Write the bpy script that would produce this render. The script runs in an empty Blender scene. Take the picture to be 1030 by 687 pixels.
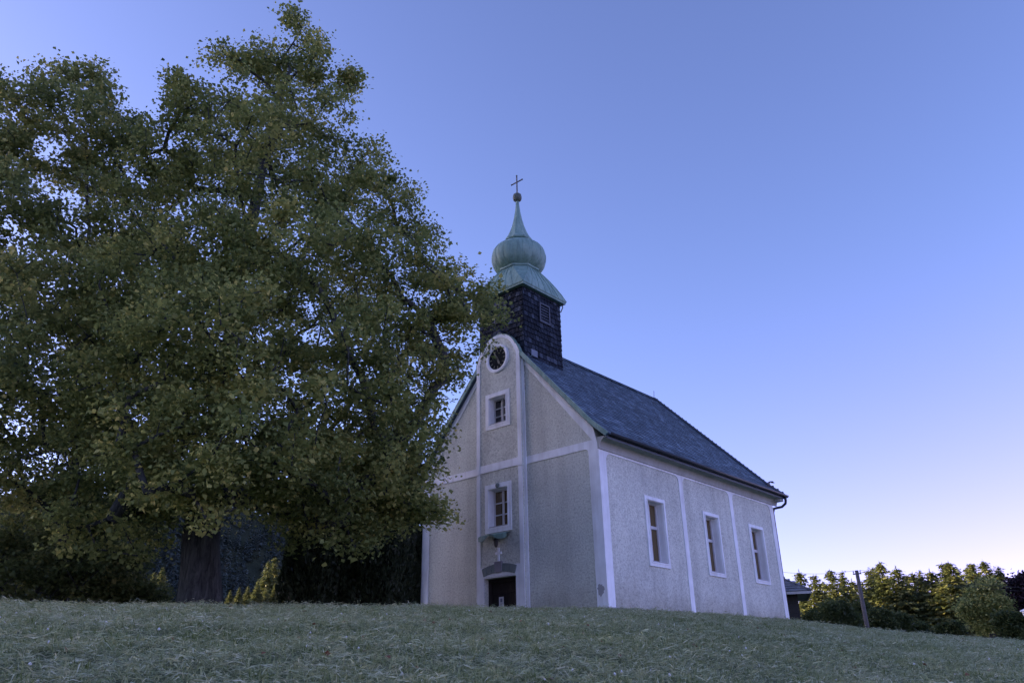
import bpy, bmesh, math, random
import numpy as np
from mathutils import Vector, Matrix
from mathutils.geometry import tessellate_polygon

random.seed(7)
RNG = np.random.default_rng(11)
S = bpy.context.scene
COL = S.collection
R = math.radians

# ------------------------------------------------------------------ camera
CAM = np.array([22.126, -19.818, -1.952])
YAW, PITCH, ROLL = R(-41.4357), R(23.6424), R(-1.1493)
FPX = 782.06
FWD = np.array([math.sin(YAW) * math.cos(PITCH), math.cos(YAW) * math.cos(PITCH), math.sin(PITCH)])
_r = np.array([math.cos(YAW), -math.sin(YAW), 0.0])
_u = np.cross(_r, FWD)
RIGHT = _r * math.cos(ROLL) + _u * math.sin(ROLL)
UP = -_r * math.sin(ROLL) + _u * math.cos(ROLL)
cd = bpy.data.cameras.new('camera')
cd.sensor_width = 36.0
cd.lens = FPX / 1030 * 36.0
cd.clip_start = 0.1
cd.clip_end = 8000
cam = bpy.data.objects.new('camera', cd)
COL.objects.link(cam)
cam.matrix_world = Matrix(((RIGHT[0], UP[0], -FWD[0], CAM[0]), (RIGHT[1], UP[1], -FWD[1], CAM[1]),
                           (RIGHT[2], UP[2], -FWD[2], CAM[2]), (0, 0, 0, 1)))
S.camera = cam

# ------------------------------------------------------------------ sky, sun, exposure
SUN_EL = R(7.0)
LD = np.array([0.8956, 0.4449, 0.0])            # horizontal heading of the sunlight
SUN_AZ = math.atan2(-LD[0], -LD[1])           # compass heading of the sun, clockwise from +Y
w = bpy.data.worlds.new('World')
S.world = w
w.use_nodes = True
nt = w.node_tree
bg = nt.nodes['Background']
sky = nt.nodes.new('ShaderNodeTexSky')
sky.sky_type = 'NISHITA'
sky.sun_disc = False
sky.sun_elevation = SUN_EL
sky.sun_rotation = SUN_AZ
sky.altitude = 900
sky.air_density = 0.6
sky.dust_density = 1.4
sky.ozone_density = 1.0
wb = nt.nodes.new('ShaderNodeMix')              # the photograph's cool, slightly magenta white balance
wb.data_type = 'RGBA'; wb.blend_type = 'MULTIPLY'; wb.inputs[0].default_value = 1.0
wb.inputs[7].default_value = (0.88, 0.70, 0.96, 1)
nt.links.new(sky.outputs[0], wb.inputs[6])
# dusk sky opposite the sun: rosy band over the anti-solar horizon, deeper blue overhead
tcw = nt.nodes.new('ShaderNodeTexCoord')
spw = nt.nodes.new('ShaderNodeSeparateXYZ'); nt.links.new(tcw.outputs['Generated'], spw.inputs[0])
low = nt.nodes.new('ShaderNodeMapRange'); low.interpolation_type = 'SMOOTHSTEP'
low.inputs['From Min'].default_value = .52; low.inputs['From Max'].default_value = .04
nt.links.new(spw.outputs['Z'], low.inputs['Value'])
dtw = nt.nodes.new('ShaderNodeVectorMath'); dtw.operation = 'DOT_PRODUCT'; dtw.inputs[1].default_value = (LD[0], LD[1], 0)
nt.links.new(tcw.outputs['Generated'], dtw.inputs[0])
ant = nt.nodes.new('ShaderNodeMapRange'); ant.interpolation_type = 'SMOOTHSTEP'
ant.inputs['From Min'].default_value = -.45; ant.inputs['From Max'].default_value = .4
nt.links.new(dtw.outputs['Value'], ant.inputs['Value'])
mu = nt.nodes.new('ShaderNodeMath'); mu.operation = 'MULTIPLY'
nt.links.new(low.outputs[0], mu.inputs[0]); nt.links.new(ant.outputs[0], mu.inputs[1])
band = nt.nodes.new('ShaderNodeMix'); band.data_type = 'RGBA'
band.inputs[6].default_value = (0.90, 1.0, 1.0, 1); band.inputs[7].default_value = (1.14, 0.84, 0.98, 1)
nt.links.new(mu.outputs[0], band.inputs[0])
tw = nt.nodes.new('ShaderNodeMix'); tw.data_type = 'RGBA'; tw.blend_type = 'MULTIPLY'; tw.inputs[0].default_value = 1.0
nt.links.new(wb.outputs[2], tw.inputs[6]); nt.links.new(band.outputs[2], tw.inputs[7])
nt.links.new(tw.outputs[2], bg.inputs[0])
bg.inputs[1].default_value = 0.15
sl = bpy.data.lights.new('sun', 'SUN')
sl.energy = 5.0
sl.angle = R(0.5)
sl.color = (1.0, 0.80, 0.48)
so = bpy.data.objects.new('sun', sl)
COL.objects.link(so)
sd = Vector((LD[0] * math.cos(SUN_EL), LD[1] * math.cos(SUN_EL), -math.sin(SUN_EL)))
so.rotation_euler = sd.to_track_quat('-Z', 'Y').to_euler()
vs = S.view_settings
vs.view_transform = 'Standard'
vs.look = 'None'
vs.gamma = 1.0
vs.use_curve_mapping = False
vs.exposure = 2.08
S.cycles.max_bounces = 10
S.cycles.diffuse_bounces = 6
S.cycles.transmission_bounces = 8
S.cycles.transparent_max_bounces = 6


def at(u, v, hd):
    """world point on the sight line of (u, v) at horizontal distance hd from the camera"""
    d = FWD + RIGHT * (u - 515) / FPX - UP * (v - 343.5) / FPX
    return CAM + d * (hd / math.hypot(d[0], d[1]))


# ------------------------------------------------------------------ helpers
def tag(o, label=None, cat=None, group=None, kind=None):
    if label: o['label'] = label
    if cat: o['category'] = cat
    if group: o['group'] = group
    if kind: o['kind'] = kind
    return o


def empty(name, loc=(0, 0, 0), rz=0.0):
    o = bpy.data.objects.new(name, None)
    COL.objects.link(o)
    o.location = Vector([float(c) for c in loc])
    o.rotation_euler = (0, 0, rz)
    o.empty_display_size = 0.3
    return o


def link(name, me, m=None, parent=None):
    o = bpy.data.objects.new(name, me)
    COL.objects.link(o)
    if m: me.materials.append(m)
    if parent: o.parent = parent
    return o


def np_mesh(name, co, faces_idx, nper, smooth=False, tint=None):
    """mesh from arrays; faces_idx flat, nper verts per face"""
    me = bpy.data.meshes.new(name)
    co = np.asarray(co, np.float32).reshape(-1, 3)
    fi = np.asarray(faces_idx, np.int32).ravel()
    nf = len(fi) // nper
    me.vertices.add(len(co)); me.vertices.foreach_set('co', co.ravel())
    me.loops.add(len(fi)); me.loops.foreach_set('vertex_index', fi)
    me.polygons.add(nf); me.polygons.foreach_set('loop_start', np.arange(0, nf * nper, nper, dtype=np.int32))
    if smooth: me.polygons.foreach_set('use_smooth', np.ones(nf, bool))
    me.update(calc_edges=True)
    if tint is not None:
        a = me.attributes.new('tint', 'FLOAT', 'FACE')
        a.data.foreach_set('value', np.asarray(tint, np.float32))
    return me


class MB:
    def __init__(s): s.v = []; s.f = []; s.t = []
    def add(s, vs_, fs, tint=0.5):
        b = len(s.v); s.v += [tuple(float(c) for c in p) for p in vs_]
        for f in fs: s.f.append([b + i for i in f]); s.t.append(tint)
    def box(s, x0, x1, y0, y1, z0, z1, tint=0.5):
        s.add([(x0, y0, z0), (x1, y0, z0), (x1, y1, z0), (x0, y1, z0), (x0, y0, z1), (x1, y0, z1), (x1, y1, z1), (x0, y1, z1)],
              [(3, 2, 1, 0), (4, 5, 6, 7), (0, 1, 5, 4), (1, 2, 6, 5), (2, 3, 7, 6), (3, 0, 4, 7)], tint)
    def bar(s, a, b, wd, ht, tint=0.5):
        a = Vector(a); b = Vector(b); d = (b - a).normalized()
        sx = d.cross(Vector((0, 0, 1)))
        if sx.length < 1e-3: sx = Vector((1, 0, 0))
        sx.normalize(); sz = sx.cross(d).normalized()
        q = [a + sx * i * wd / 2 + sz * j * ht / 2 for i, j in ((-1, -1), (1, -1), (1, 1), (-1, 1))]
        q += [p + (b - a) for p in q]
        s.add(q, [(3, 2, 1, 0), (4, 5, 6, 7), (0, 1, 5, 4), (1, 2, 6, 5), (2, 3, 7, 6), (3, 0, 4, 7)], tint)
    def tube(s, pts, rad, n=8):
        pts = [Vector([float(c) for c in p]) for p in pts]
        rr = rad if hasattr(rad, '__len__') else [rad] * len(pts)
        rings = []
        side = None
        for i, p in enumerate(pts):
            d = (pts[min(i + 1, len(pts) - 1)] - pts[max(i - 1, 0)]).normalized()
            if side is None:
                side = d.cross(Vector((0.31, 0.2, 1)) if abs(d.z) < .9 else Vector((1, 0.2, 0))).normalized()
            side = (side - d * side.dot(d)).normalized(); o = d.cross(side)
            rings.append([p + (side * math.cos(2 * math.pi * k / n) + o * math.sin(2 * math.pi * k / n)) * rr[i] for k in range(n)])
        vv = [q for r in rings for q in r]; ff = []
        for i in range(len(rings) - 1):
            for k in range(n):
                ff.append((i * n + k, i * n + (k + 1) % n, (i + 1) * n + (k + 1) % n, (i + 1) * n + k))
        ff.append(tuple(range(n))[::-1]); ff.append(tuple((len(rings) - 1) * n + k for k in range(n)))
        s.add(vv, ff)
    def lathe(s, c, prof, n=16, rot=0.0):
        vv = []; ff = []
        for r, z in prof:
            for k in range(n):
                a = rot + 2 * math.pi * k / n
                vv.append((c[0] + r * math.cos(a), c[1] + r * math.sin(a), c[2] + z))
        for i in range(len(prof) - 1):
            for k in range(n):
                ff.append((i * n + k, i * n + (k + 1) % n, (i + 1) * n + (k + 1) % n, (i + 1) * n + k))
        ff.append(tuple(range(n))[::-1]); ff.append(tuple((len(prof) - 1) * n + k for k in range(n)))
        s.add(vv, ff)
    def slab(s, outer, holes, fn, d0, d1):
        """2D polygon with holes, extruded; fn(a, b, d) -> point"""
        loops = [outer] + list(holes)
        flat = [p for l in loops for p in l]
        tri = tessellate_polygon([[Vector((p[0], p[1], 0)) for p in l] for l in loops])
        n = len(flat)
        vv = [fn(p[0], p[1], d0) for p in flat] + [fn(p[0], p[1], d1) for p in flat]
        ff = [tuple(t) for t in tri] + [tuple(n + i for i in t[::-1]) for t in tri]
        b = 0
        for l in loops:
            m = len(l)
            for i in range(m):
                j = (i + 1) % m
                ff.append((b + i, b + j, n + b + j, n + b + i))
            b += m
        s.add(vv, ff)
    def build(s, name, m=None, parent=None, smooth=False, bevel=0.0, recalc=True):
        me = bpy.data.meshes.new(name)
        me.from_pydata(s.v, [], s.f)
        a = me.attributes.new('tint', 'FLOAT', 'FACE')
        a.data.foreach_set('value', np.array(s.t, np.float32))
        if recalc:
            bm = bmesh.new(); bm.from_mesh(me); bmesh.ops.recalc_face_normals(bm, faces=bm.faces[:]); bm.to_mesh(me); bm.free()
        if smooth:
            for p in me.polygons: p.use_smooth = True
        me.update()
        o = link(name, me, m, parent)
        if bevel:
            bv = o.modifiers.new('bevel', 'BEVEL'); bv.width = bevel; bv.segments = 2; bv.limit_method = 'ANGLE'
        return o


# ------------------------------------------------------------------ materials
def mat(name, base, rough=0.8, spec=0.3, metal=0.0):
    m = bpy.data.materials.new(name); m.use_nodes = True
    b = m.node_tree.nodes['Principled BSDF']
    b.inputs['Base Color'].default_value = (*base, 1)
    b.inputs['Roughness'].default_value = rough
    b.inputs['Specular IOR Level'].default_value = spec
    b.inputs['Metallic'].default_value = metal
    return m


def N(m, t, **kw):
    n = m.node_tree.nodes.new(t)
    for k, v in kw.items(): setattr(n, k, v)
    return n


def L(m, a, b): m.node_tree.links.new(a, b)


def noise(m, scale, detail=4, rough=0.55, vec=None, dist=0.0):
    n = N(m, 'ShaderNodeTexNoise'); n.inputs['Scale'].default_value = scale
    n.inputs['Detail'].default_value = detail; n.inputs['Roughness'].default_value = rough; n.inputs['Distortion'].default_value = dist
    if vec is None:
        tc = N(m, 'ShaderNodeTexCoord'); vec = tc.outputs['Object']
    L(m, vec, n.inputs['Vector'])
    return n.outputs['Fac']


def ramp(m, fac, stops):
    r = N(m, 'ShaderNodeValToRGB'); e = r.color_ramp.elements
    while len(e) < len(stops): e.new(0.5)
    for i, (p, c) in enumerate(stops):
        e[i].position = p; e[i].color = (*c, 1)
    L(m, fac, r.inputs['Fac'])
    return r.outputs['Color']


def mix(m, fac, a, b, mode='MIX'):
    n = N(m, 'ShaderNodeMix', data_type='RGBA', blend_type=mode)
    for s_, v in ((n.inputs[0], fac), (n.inputs[6], a), (n.inputs[7], b)):
        if hasattr(v, 'is_linked'): L(m, v, s_)
        elif hasattr(v, '__len__'): s_.default_value = (*v, 1)
        else: s_.default_value = v
    return n.outputs[2]


def bump(m, fac, dist, strength=1.0, prev=None):
    b = N(m, 'ShaderNodeBump'); b.inputs['Distance'].default_value = dist; b.inputs['Strength'].default_value = strength
    L(m, fac, b.inputs['Height'])
    if prev is not None: L(m, prev, b.inputs['Normal'])
    return b.outputs['Normal']


def P(m): return m.node_tree.nodes['Principled BSDF']


def attr(m, name='tint'):
    a = N(m, 'ShaderNodeAttribute', attribute_name=name)
    return a.outputs['Fac']


def stretch(m, sx, sy, sz):
    tc = N(m, 'ShaderNodeTexCoord'); mp = N(m, 'ShaderNodeMapping'); mp.inputs['Scale'].default_value = (sx, sy, sz)
    L(m, tc.outputs['Object'], mp.inputs['Vector'])
    return mp.outputs['Vector']


def mat_roughcast():
    m = mat('roughcast', (.36, .33, .27), .95, .1)
    fine = noise(m, 17, 3, .7)
    big = noise(m, 0.55, 5, .6)
    streak = noise(m, 1.0, 5, .65, stretch(m, 1.6, 1.6, .14))
    c1 = ramp(m, fine, [(.3, (.43, .46, .41)), (.5, (.68, .725, .65)), (.72, (.81, .855, .78))])
    c2 = mix(m, .75, c1, ramp(m, big, [(.3, (.78, .77, .76)), (.7, (1.06, 1.04, 1.0))]), 'MULTIPLY')
    c3 = mix(m, .5, c2, ramp(m, streak, [(.34, (.76, .755, .75)), (.55, (1.03, 1.03, 1.03))]), 'MULTIPLY')
    tc = N(m, 'ShaderNodeTexCoord'); sp = N(m, 'ShaderNodeSeparateXYZ'); L(m, tc.outputs['Object'], sp.inputs[0])
    ad = N(m, 'ShaderNodeMath', operation='MULTIPLY_ADD'); ad.inputs[1].default_value = 1.5; ad.inputs[2].default_value = -.35
    L(m, noise(m, 1.4, 5, .65), ad.inputs[0])
    hz = N(m, 'ShaderNodeMath', operation='LESS_THAN'); hz = N(m, 'ShaderNodeMapRange'); hz.inputs['From Min'].default_value = -.45; hz.inputs['From Max'].default_value = .35
    sb = N(m, 'ShaderNodeMath', operation='SUBTRACT'); L(m, ad.outputs[0], sb.inputs[0]); L(m, sp.outputs['Z'], sb.inputs[1]); L(m, sb.outputs[0], hz.inputs['Value'])
    c3 = mix(m, hz.outputs['Result'], c3, mix(m, .55, c3, (.5, .46, .4), 'MULTIPLY'))
    vo = N(m, 'ShaderNodeTexVoronoi', feature='DISTANCE_TO_EDGE'); vo.inputs['Scale'].default_value = .28
    wv = N(m, 'ShaderNodeVectorMath', operation='MULTIPLY_ADD'); wv.inputs[1].default_value = (.9, .9, .9)
    nz_ = N(m, 'ShaderNodeTexNoise'); nz_.inputs['Scale'].default_value = 1.5; nz_.inputs['Detail'].default_value = 6
    L(m, tc.outputs['Object'], nz_.inputs['Vector']); L(m, nz_.outputs['Color'], wv.inputs[0]); L(m, tc.outputs['Object'], wv.inputs[2]); L(m, wv.outputs[0], vo.inputs['Vector'])
    ck = ramp(m, vo.outputs['Distance'], [(.0, (.62, .61, .6)), (.006, (1, 1, 1))])
    c3 = mix(m, .3, c3, ck, 'MULTIPLY')
    L(m, c3, P(m).inputs['Base Color'])
    n = bump(m, noise(m, 26, 4, .65), .035, .9)
    L(m, n, P(m).inputs['Normal'])
    return m


def mat_white(name='white_plaster', base=(.86, .9, .92)):
    m = mat(name, base, .8, .2)
    big = noise(m, 1.1, 6, .62)
    st = noise(m, 2.2, 4, .6, stretch(m, 2.2, 2.2, .2))
    c = mix(m, .8, base, ramp(m, big, [(.3, (.8, .8, .79)), (.62, (1.03, 1.03, 1.03))]), 'MULTIPLY')
    c = mix(m, .6, c, ramp(m, st, [(.33, (.8, .79, .77)), (.55, (1.02, 1.02, 1.02))]), 'MULTIPLY')
    L(m, c, P(m).inputs['Base Color'])
    L(m, bump(m, noise(m, 40, 3), .006, .6), P(m).inputs['Normal'])
    return m


def mat_shingle(name, lo, mid, hi, rough=.6, spec=.5):
    m = mat(name, mid, rough, spec)
    t = attr(m)
    c = ramp(m, t, [(.0, lo), (.5, mid), (.96, hi)])
    g = noise(m, 9, 5, .65)
    c = mix(m, .8, c, ramp(m, g, [(.3, (.62, .62, .64)), (.65, (1.12, 1.12, 1.12))]), 'MULTIPLY')
    pat = noise(m, .45, 4, .6)
    c = mix(m, .7, c, ramp(m, pat, [(.35, (.75, .76, .75)), (.65, (1.15, 1.15, 1.17))]), 'MULTIPLY')
    L(m, c, P(m).inputs['Base Color'])
    L(m, bump(m, noise(m, 30, 4, .6), .008, .7), P(m).inputs['Normal'])
    return m


def mat_copper():
    m = mat('copper_patina', (.17, .32, .27), .6, .4)
    st = noise(m, 2.4, 5, .62, stretch(m, 2.5, 2.5, .5))
    c = ramp(m, st, [(.25, (.11, .19, .165)), (.5, (.195, .325, .28)), (.75, (.30, .43, .37))])
    c = mix(m, .5, c, ramp(m, noise(m, 12, 4), [(.3, (.8, .8, .78)), (.7, (1.1, 1.1, 1.1))]), 'MULTIPLY')
    L(m, c, P(m).inputs['Base Color'])
    return m


def mat_wood(name, a, b, rough=.8):
    m = mat(name, a, rough, .25)
    g = noise(m, 6, 6, .6, stretch(m, 6, 6, .5))
    L(m, ramp(m, g, [(.3, a), (.7, b)]), P(m).inputs['Base Color'])
    L(m, bump(m, g, .01, .5), P(m).inputs['Normal'])
    return m


def mat_glass(name, base):
    m = mat(name, base, .06, .5)
    L(m, bump(m, noise(m, 2.3, 2), .004, .6), P(m).inputs['Normal'])
    return m


def mat_leaf(name, lo, mid, hi, trans=.48, rough=.55):
    m = mat(name, mid, rough, .3)
    c = ramp(m, attr(m), [(.0, lo), (.55, mid), (1.0, hi)])
    L(m, c, P(m).inputs['Base Color'])
    tr = N(m, 'ShaderNodeBsdfTranslucent'); L(m, c, tr.inputs['Color'])
    mx = N(m, 'ShaderNodeMixShader'); mx.inputs[0].default_value = trans
    L(m, P(m).outputs[0], mx.inputs[1]); L(m, tr.outputs[0], mx.inputs[2])
    L(m, mx.outputs[0], m.node_tree.nodes['Material Output'].inputs['Surface'])
    return m


def mat_bark(name='bark', a=(.022, .025, .024), b=(.10, .108, .10)):
    m = mat(name, a, .95, .1)
    v = stretch(m, 5, 5, 1.0)
    g = noise(m, 2.2, 7, .68, v, .6)
    L(m, ramp(m, g, [(.33, a), (.68, b)]), P(m).inputs['Base Color'])
    L(m, bump(m, g, .07, 1.0), P(m).inputs['Normal'])
    return m


M_rough = mat_roughcast()
M_white = mat_white()
M_frame = mat_white('white_window_paint', (.66, .67, .69))
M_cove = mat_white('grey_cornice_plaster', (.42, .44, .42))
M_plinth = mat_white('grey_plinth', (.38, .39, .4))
M_roof = mat_shingle('roof_shingles', (.022, .038, .056), (.066, .108, .15), (.17, .24, .30), .5, .5)
M_tower = mat_shingle('tower_shingles', (.006, .010, .016), (.016, .024, .038), (.07, .09, .12), .75, .15)
M_hutroof = mat_shingle('hut_shingles', (.09, .1, .12), (.15, .165, .19), (.24, .26, .29), .6, .4)
M_copper = mat_copper()
M_gutter = mat('dark_gutter', (.02, .024, .032), .45, .5)
M_door = mat_wood('dark_door_wood', (.012, .01, .01), (.03, .024, .021), .6)
M_glass = mat_glass('dark_window_glass', (.012, .014, .015))
M_amber = mat_glass('amber_window_glass', (.12, .085, .035))
M_iron = mat('dark_iron', (.05, .045, .045), .55, .5)
M_stone = mat_white('grey_green_stone', (.2, .24, .23))
M_brick = mat_white('brownish_keystone', (.26, .25, .27))
M_hutwood = mat_wood('weathered_hut_wood', (.015, .016, .016), (.04, .04, .038))
M_pole = mat_wood('pole_wood', (.06, .056, .053), (.14, .13, .125))
M_bark = mat_bark()
M_leafA = mat_leaf('linden_leaves', (.10, .135, .045), (.30, .335, .105), (.62, .54, .17))
M_leafB = mat_leaf('ash_leaves', (.10, .135, .05), (.28, .315, .105), (.58, .50, .17))
M_leafD = mat_leaf('undergrowth_leaves', (.06, .085, .032), (.14, .175, .062), (.30, .29, .10))
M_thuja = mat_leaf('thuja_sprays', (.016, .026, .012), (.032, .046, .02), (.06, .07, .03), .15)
M_spruce = mat_leaf('spruce_needles', (.03, .048, .022), (.12, .14, .05), (.30, .275, .095), .3)
M_bush = mat_leaf('bush_leaves', (.03, .045, .016), (.07, .095, .032), (.13, .15, .05))
M_purple = mat_leaf('purple_leaves', (.014, .011, .016), (.03, .02, .028), (.06, .035, .045), .2)
M_hillwood = mat_leaf('hill_wood_needles', (.03, .045, .04), (.065, .09, .075), (.15, .16, .09), .1)
M_grass = mat_leaf('mown_grass', (.12, .17, .04), (.41, .455, .23), (.68, .68, .46), .3, .6)
M_litter = mat_leaf('fallen_leaf_litter', (.2, .05, .03), (.26, .15, .08), (.3, .26, .16), .2, .7)
M_flower = mat('clover_white', (.7, .7, .68), .7, .2)

# ------------------------------------------------------------------ ground
AZ_T = [-150, -110, -73.9, -62.6, -48, -40.6, -35.1, -29.4, -23.5, -17, -10.2, 5, 40]
EL_T = [3.3, 4.55, 4.62, 4.77, 4.74, 4.46, 4.38, 3.97, 3.34, 2.3, 1.45, .3, -.3]
DC_T = [18, 18, 18.5, 19, 20, 21.5, 24.3, 28.4, 35, 33, 30, 28, 26]


def smooth_interp(x, xs, ys):
    y = np.zeros_like(x, dtype=float)
    for o, wt in ((-2.0, .2), (-1, .2), (0, .2), (1, .2), (2.0, .2)):
        y += wt * np.interp(x + o, xs, ys)
    return y


def ground(x, y):
    x = np.asarray(x, float); y = np.asarray(y, float)
    dx, dy = x - CAM[0], y - CAM[1]
    rho = np.hypot(dx, dy)
    az = np.degrees(np.arctan2(dx, dy))
    az = np.where(az > 125, az - 360, az)
    e = np.tan(np.radians(smooth_interp(az, AZ_T, EL_T)))
    dc = smooth_interp(az, AZ_T, DC_T)
    near = np.clip(1 - rho / dc, 0, 1)
    X = np.clip(rho - dc, 0, None)
    h = CAM[2] + np.minimum(rho, 140) * e - 1.3 * near ** 2 - .02 * X * X / (1 + .1 * X)
    bumpy = .025 * np.sin(x * 1.7 + y * .6) * np.sin(y * 1.3 - x * .5) + .015 * np.sin(x * 4.1 - y * 2.2) * np.sin(y * 3.7 + x)
    h = h + bumpy * np.clip((26 - rho) / 8, 0, 1)
    h = np.maximum(h, -11) + 26 * np.exp(-((x + 195) ** 2 + (y - 100) ** 2) / (2 * 60 ** 2))
    k = 1.2
    return -9 + k * np.log1p(np.exp(np.clip((h + 9) / k, -30, 30)))


def gz(x, y): return float(ground(np.array([x]), np.array([y]))[0])


rr = np.concatenate([np.linspace(.3, 40, 130), np.geomspace(41, 4500, 60)])
na = 360
aa = np.linspace(0, 2 * math.pi, na, endpoint=False)
GX = CAM[0] + rr[:, None] * np.sin(aa)[None]
GY = CAM[1] + rr[:, None] * np.cos(aa)[None]
GZ = ground(GX, GY)
i0, j0 = np.meshgrid(np.arange(len(rr) - 1), np.arange(na), indexing='ij')
j1 = (j0 + 1) % na
F = np.stack([i0 * na + j0, i0 * na + j1, (i0 + 1) * na + j1, (i0 + 1) * na + j0], -1)
co = np.stack([GX, GY, GZ], -1).reshape(-1, 3)
M_ground = mat('meadow_soil', (.05, .06, .03), .95, .1)
_c = ramp(M_ground, noise(M_ground, 1.3, 6, .65), [(.3, (.1, .13, .06)), (.55, (.17, .2, .1)), (.75, (.24, .26, .17))])
_c = mix(M_ground, .7, _c, ramp(M_ground, noise(M_ground, 30, 5, .7), [(.3, (.5, .5, .5)), (.7, (1.3, 1.3, 1.3))]), 'MULTIPLY')
L(M_ground, _c, P(M_ground).inputs['Base Color'])
L(M_ground, bump(M_ground, noise(M_ground, 24, 5, .7), .05), P(M_ground).inputs['Normal'])
g_ob = link('ground', np_mesh('ground', co, F[:, :, ::-1], 4, True), M_ground)
tag(g_ob, kind='structure')

# ------------------------------------------------------------------ mountain ridge on the left (unseen near part added to shade the churchyard)
LN = np.array([-LD[1], LD[0], 0.0])           # along the ridge, into the picture


def ridge_h(s):  # unseen crest heights shaped for shadow; the dip lets sun reach far trees
    return np.interp(s, [-900, -300, -95, -45, 0, 32, 74, 95, 145, 240, 330, 470, 830, 1200, 1600, 1900],
                        [20, 40, 64, 90, 96, 88, 66, 60, 54, 56, 92, 142, 192, 225, 210, 130])


ss = np.linspace(-900, 2100, 210)
tt = np.linspace(-1000, -240, 70)
SS, TT = np.meshgrid(ss, tt, indexing='ij')
prof = np.interp(TT, [-1000, -520, -240], [0.25, 1.0, 0.0])
prof = np.where(TT > -520, prof ** 1.15, prof)
nz = 3 * np.sin(SS * .031 + TT * .017) + 2 * np.sin(SS * .07 - TT * .05) + 1.2 * np.sin(SS * .15 + 1.3 + TT * .11)
HZ = -14 + (ridge_h(SS) + 14) * prof + nz * prof * np.clip((SS - 130) / 120, 0, 1)
HP = np.array([4.0, 4.0, 0])[None, None] + SS[..., None] * LN + TT[..., None] * LD
HP[..., 2] = HZ
n2 = len(tt)
i0, j0 = np.meshgrid(np.arange(len(ss) - 1), np.arange(n2 - 1), indexing='ij')
F = np.stack([i0 * n2 + j0, (i0 + 1) * n2 + j0, (i0 + 1) * n2 + j0 + 1, i0 * n2 + j0 + 1], -1)
M_hill = mat('hill_forest_floor', (.03, .04, .02), .95, .1)
L(M_hill, ramp(M_hill, noise(M_hill, .08, 6, .7), [(.3, (.02, .03, .018)), (.7, (.05, .06, .032))]), P(M_hill).inputs['Base Color'])
L(M_hill, bump(M_hill, noise(M_hill, .25, 5, .7), 3.0), P(M_hill).inputs['Normal'])
tag(link('hills', np_mesh('hills', HP.reshape(-1, 3), F, 4, True), M_hill), kind='structure')


def hill_pt(s, t):
    pr = np.interp(t, [-1000, -520, -240], [0.25, 1.0, 0.0])
    pr = pr ** 1.15 if t > -520 else pr
    n_ = 3 * math.sin(s * .031 + t * .017) + 2 * math.sin(s * .07 - t * .05) + 1.2 * math.sin(s * .15 + 1.3 + t * .11)
    z = -14 + (float(ridge_h(s)) + 14) * pr + n_ * pr * min(max((s - 130) / 120, 0), 1)
    p = np.array([4.0, 4.0, 0]) + s * LN + t * LD
    p[2] = z
    return p


# ------------------------------------------------------------------ the church
church = empty('church', (0, 0, 0))
tag(church, 'beige roughcast village church with white pilasters, grey shingle roof and green onion-domed turret', 'church')
Wd, LEN, ZB = 8.2, 12.62, -1.6
EAVE = 4.95


def front(a, b, d): return (a, d, b)
def side(a, b, d): return (Wd + d, a, b)
def rect(a0, a1, b0, b1): return [(a0, b0), (a1, b0), (a1, b1), (a0, b1)]


def rnd(pts, rads, n=5):
    """round the corners of a polygon"""
    out = []
    m = len(pts)
    for i, p in enumerate(pts):
        r = rads[i]
        if r <= 0: out.append(p); continue
        p = Vector(p); a = Vector(pts[i - 1]) - p; b = Vector(pts[(i + 1) % m]) - p
        a.normalize(); b.normalize()
        ang = a.angle(b); k = r / math.tan(ang / 2)
        p0 = p + a * k; p1 = p + b * k
        for j in range(n + 1):
            t = j / n
            q = (p0 * (1 - t) + p * t) * (1 - t) + (p * (1 - t) + p1 * t) * t
            out.append((q.x, q.y))
    return out


def roof_x(z):   # right roof surface, x for height
    return float(np.interp(z, [5.18, 5.72, 10.15], [8.66, 8.06, 4.1]))
def roof_z(x):
    d = abs(x - 4.1)
    return float(np.interp(d, [0, 3.96, 4.56], [10.15, 5.72, 5.18]))


WU = (3.43, 4.60, 6.38, 7.74)      # upper window, outer surround
WL = (3.38, 4.61, 2.72, 4.39)      # lower window
SW = [(2.43, 3.70), (6.33, 7.56), (10.0, 11.31)]
SZ = (1.41, 3.70)
FO = .165                          # front surround width
SO = .13


def inset(r, k): return (r[0] + k, r[1] - k, r[2] + k, r[3] - k)


def arch(cx_, cz, r, a0, a1, n=18):
    return [(cx_ + r * math.cos(R(a0 + (a1 - a0) * i / n)), cz + r * math.sin(R(a0 + (a1 - a0) * i / n))) for i in range(n + 1)]


BX0, BX1, BC = 2.97, 5.12, 4.045
CZ = 9.05
DOOR = (3.31, 4.75, -1.0, 1.24)
openings = [rect(*inset(WU, FO)), rect(*inset(WL, FO)), rect(*DOOR)]
# --- walls
b = MB()
gable = [(0, ZB), (Wd, ZB), (Wd, EAVE)] + [(x, roof_z(x) - .16) for x in (8.06, 4.1, .14)] + [(0, EAVE)]
b.slab(gable, openings, front, 0.0, .42)
# raised centre bay with bell-shaped top
shoulder_r = [(BX1, 8.88), (BX1 + .02, 9.0), (BX1 - .02, 9.14), (BX1 - .09, 9.28), (BX1 - .13, 9.38)]
top = arch(BC, CZ, .95, 22, 158)
shoulder_l = [(2 * BC - x, z) for x, z in shoulder_r[::-1]]
bay = [(BX0, ZB), (BX1, ZB)] + shoulder_r + top + shoulder_l
b.slab(bay, openings, front, -.15, -.003)
b.slab([(BX0 + .01, 8.2), (BX1 - .01, 8.2)] + [(x - .01 if x > BC else x + .01, z) for x, z in shoulder_r + top + shoulder_l], [], front, .423, .55)
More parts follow.
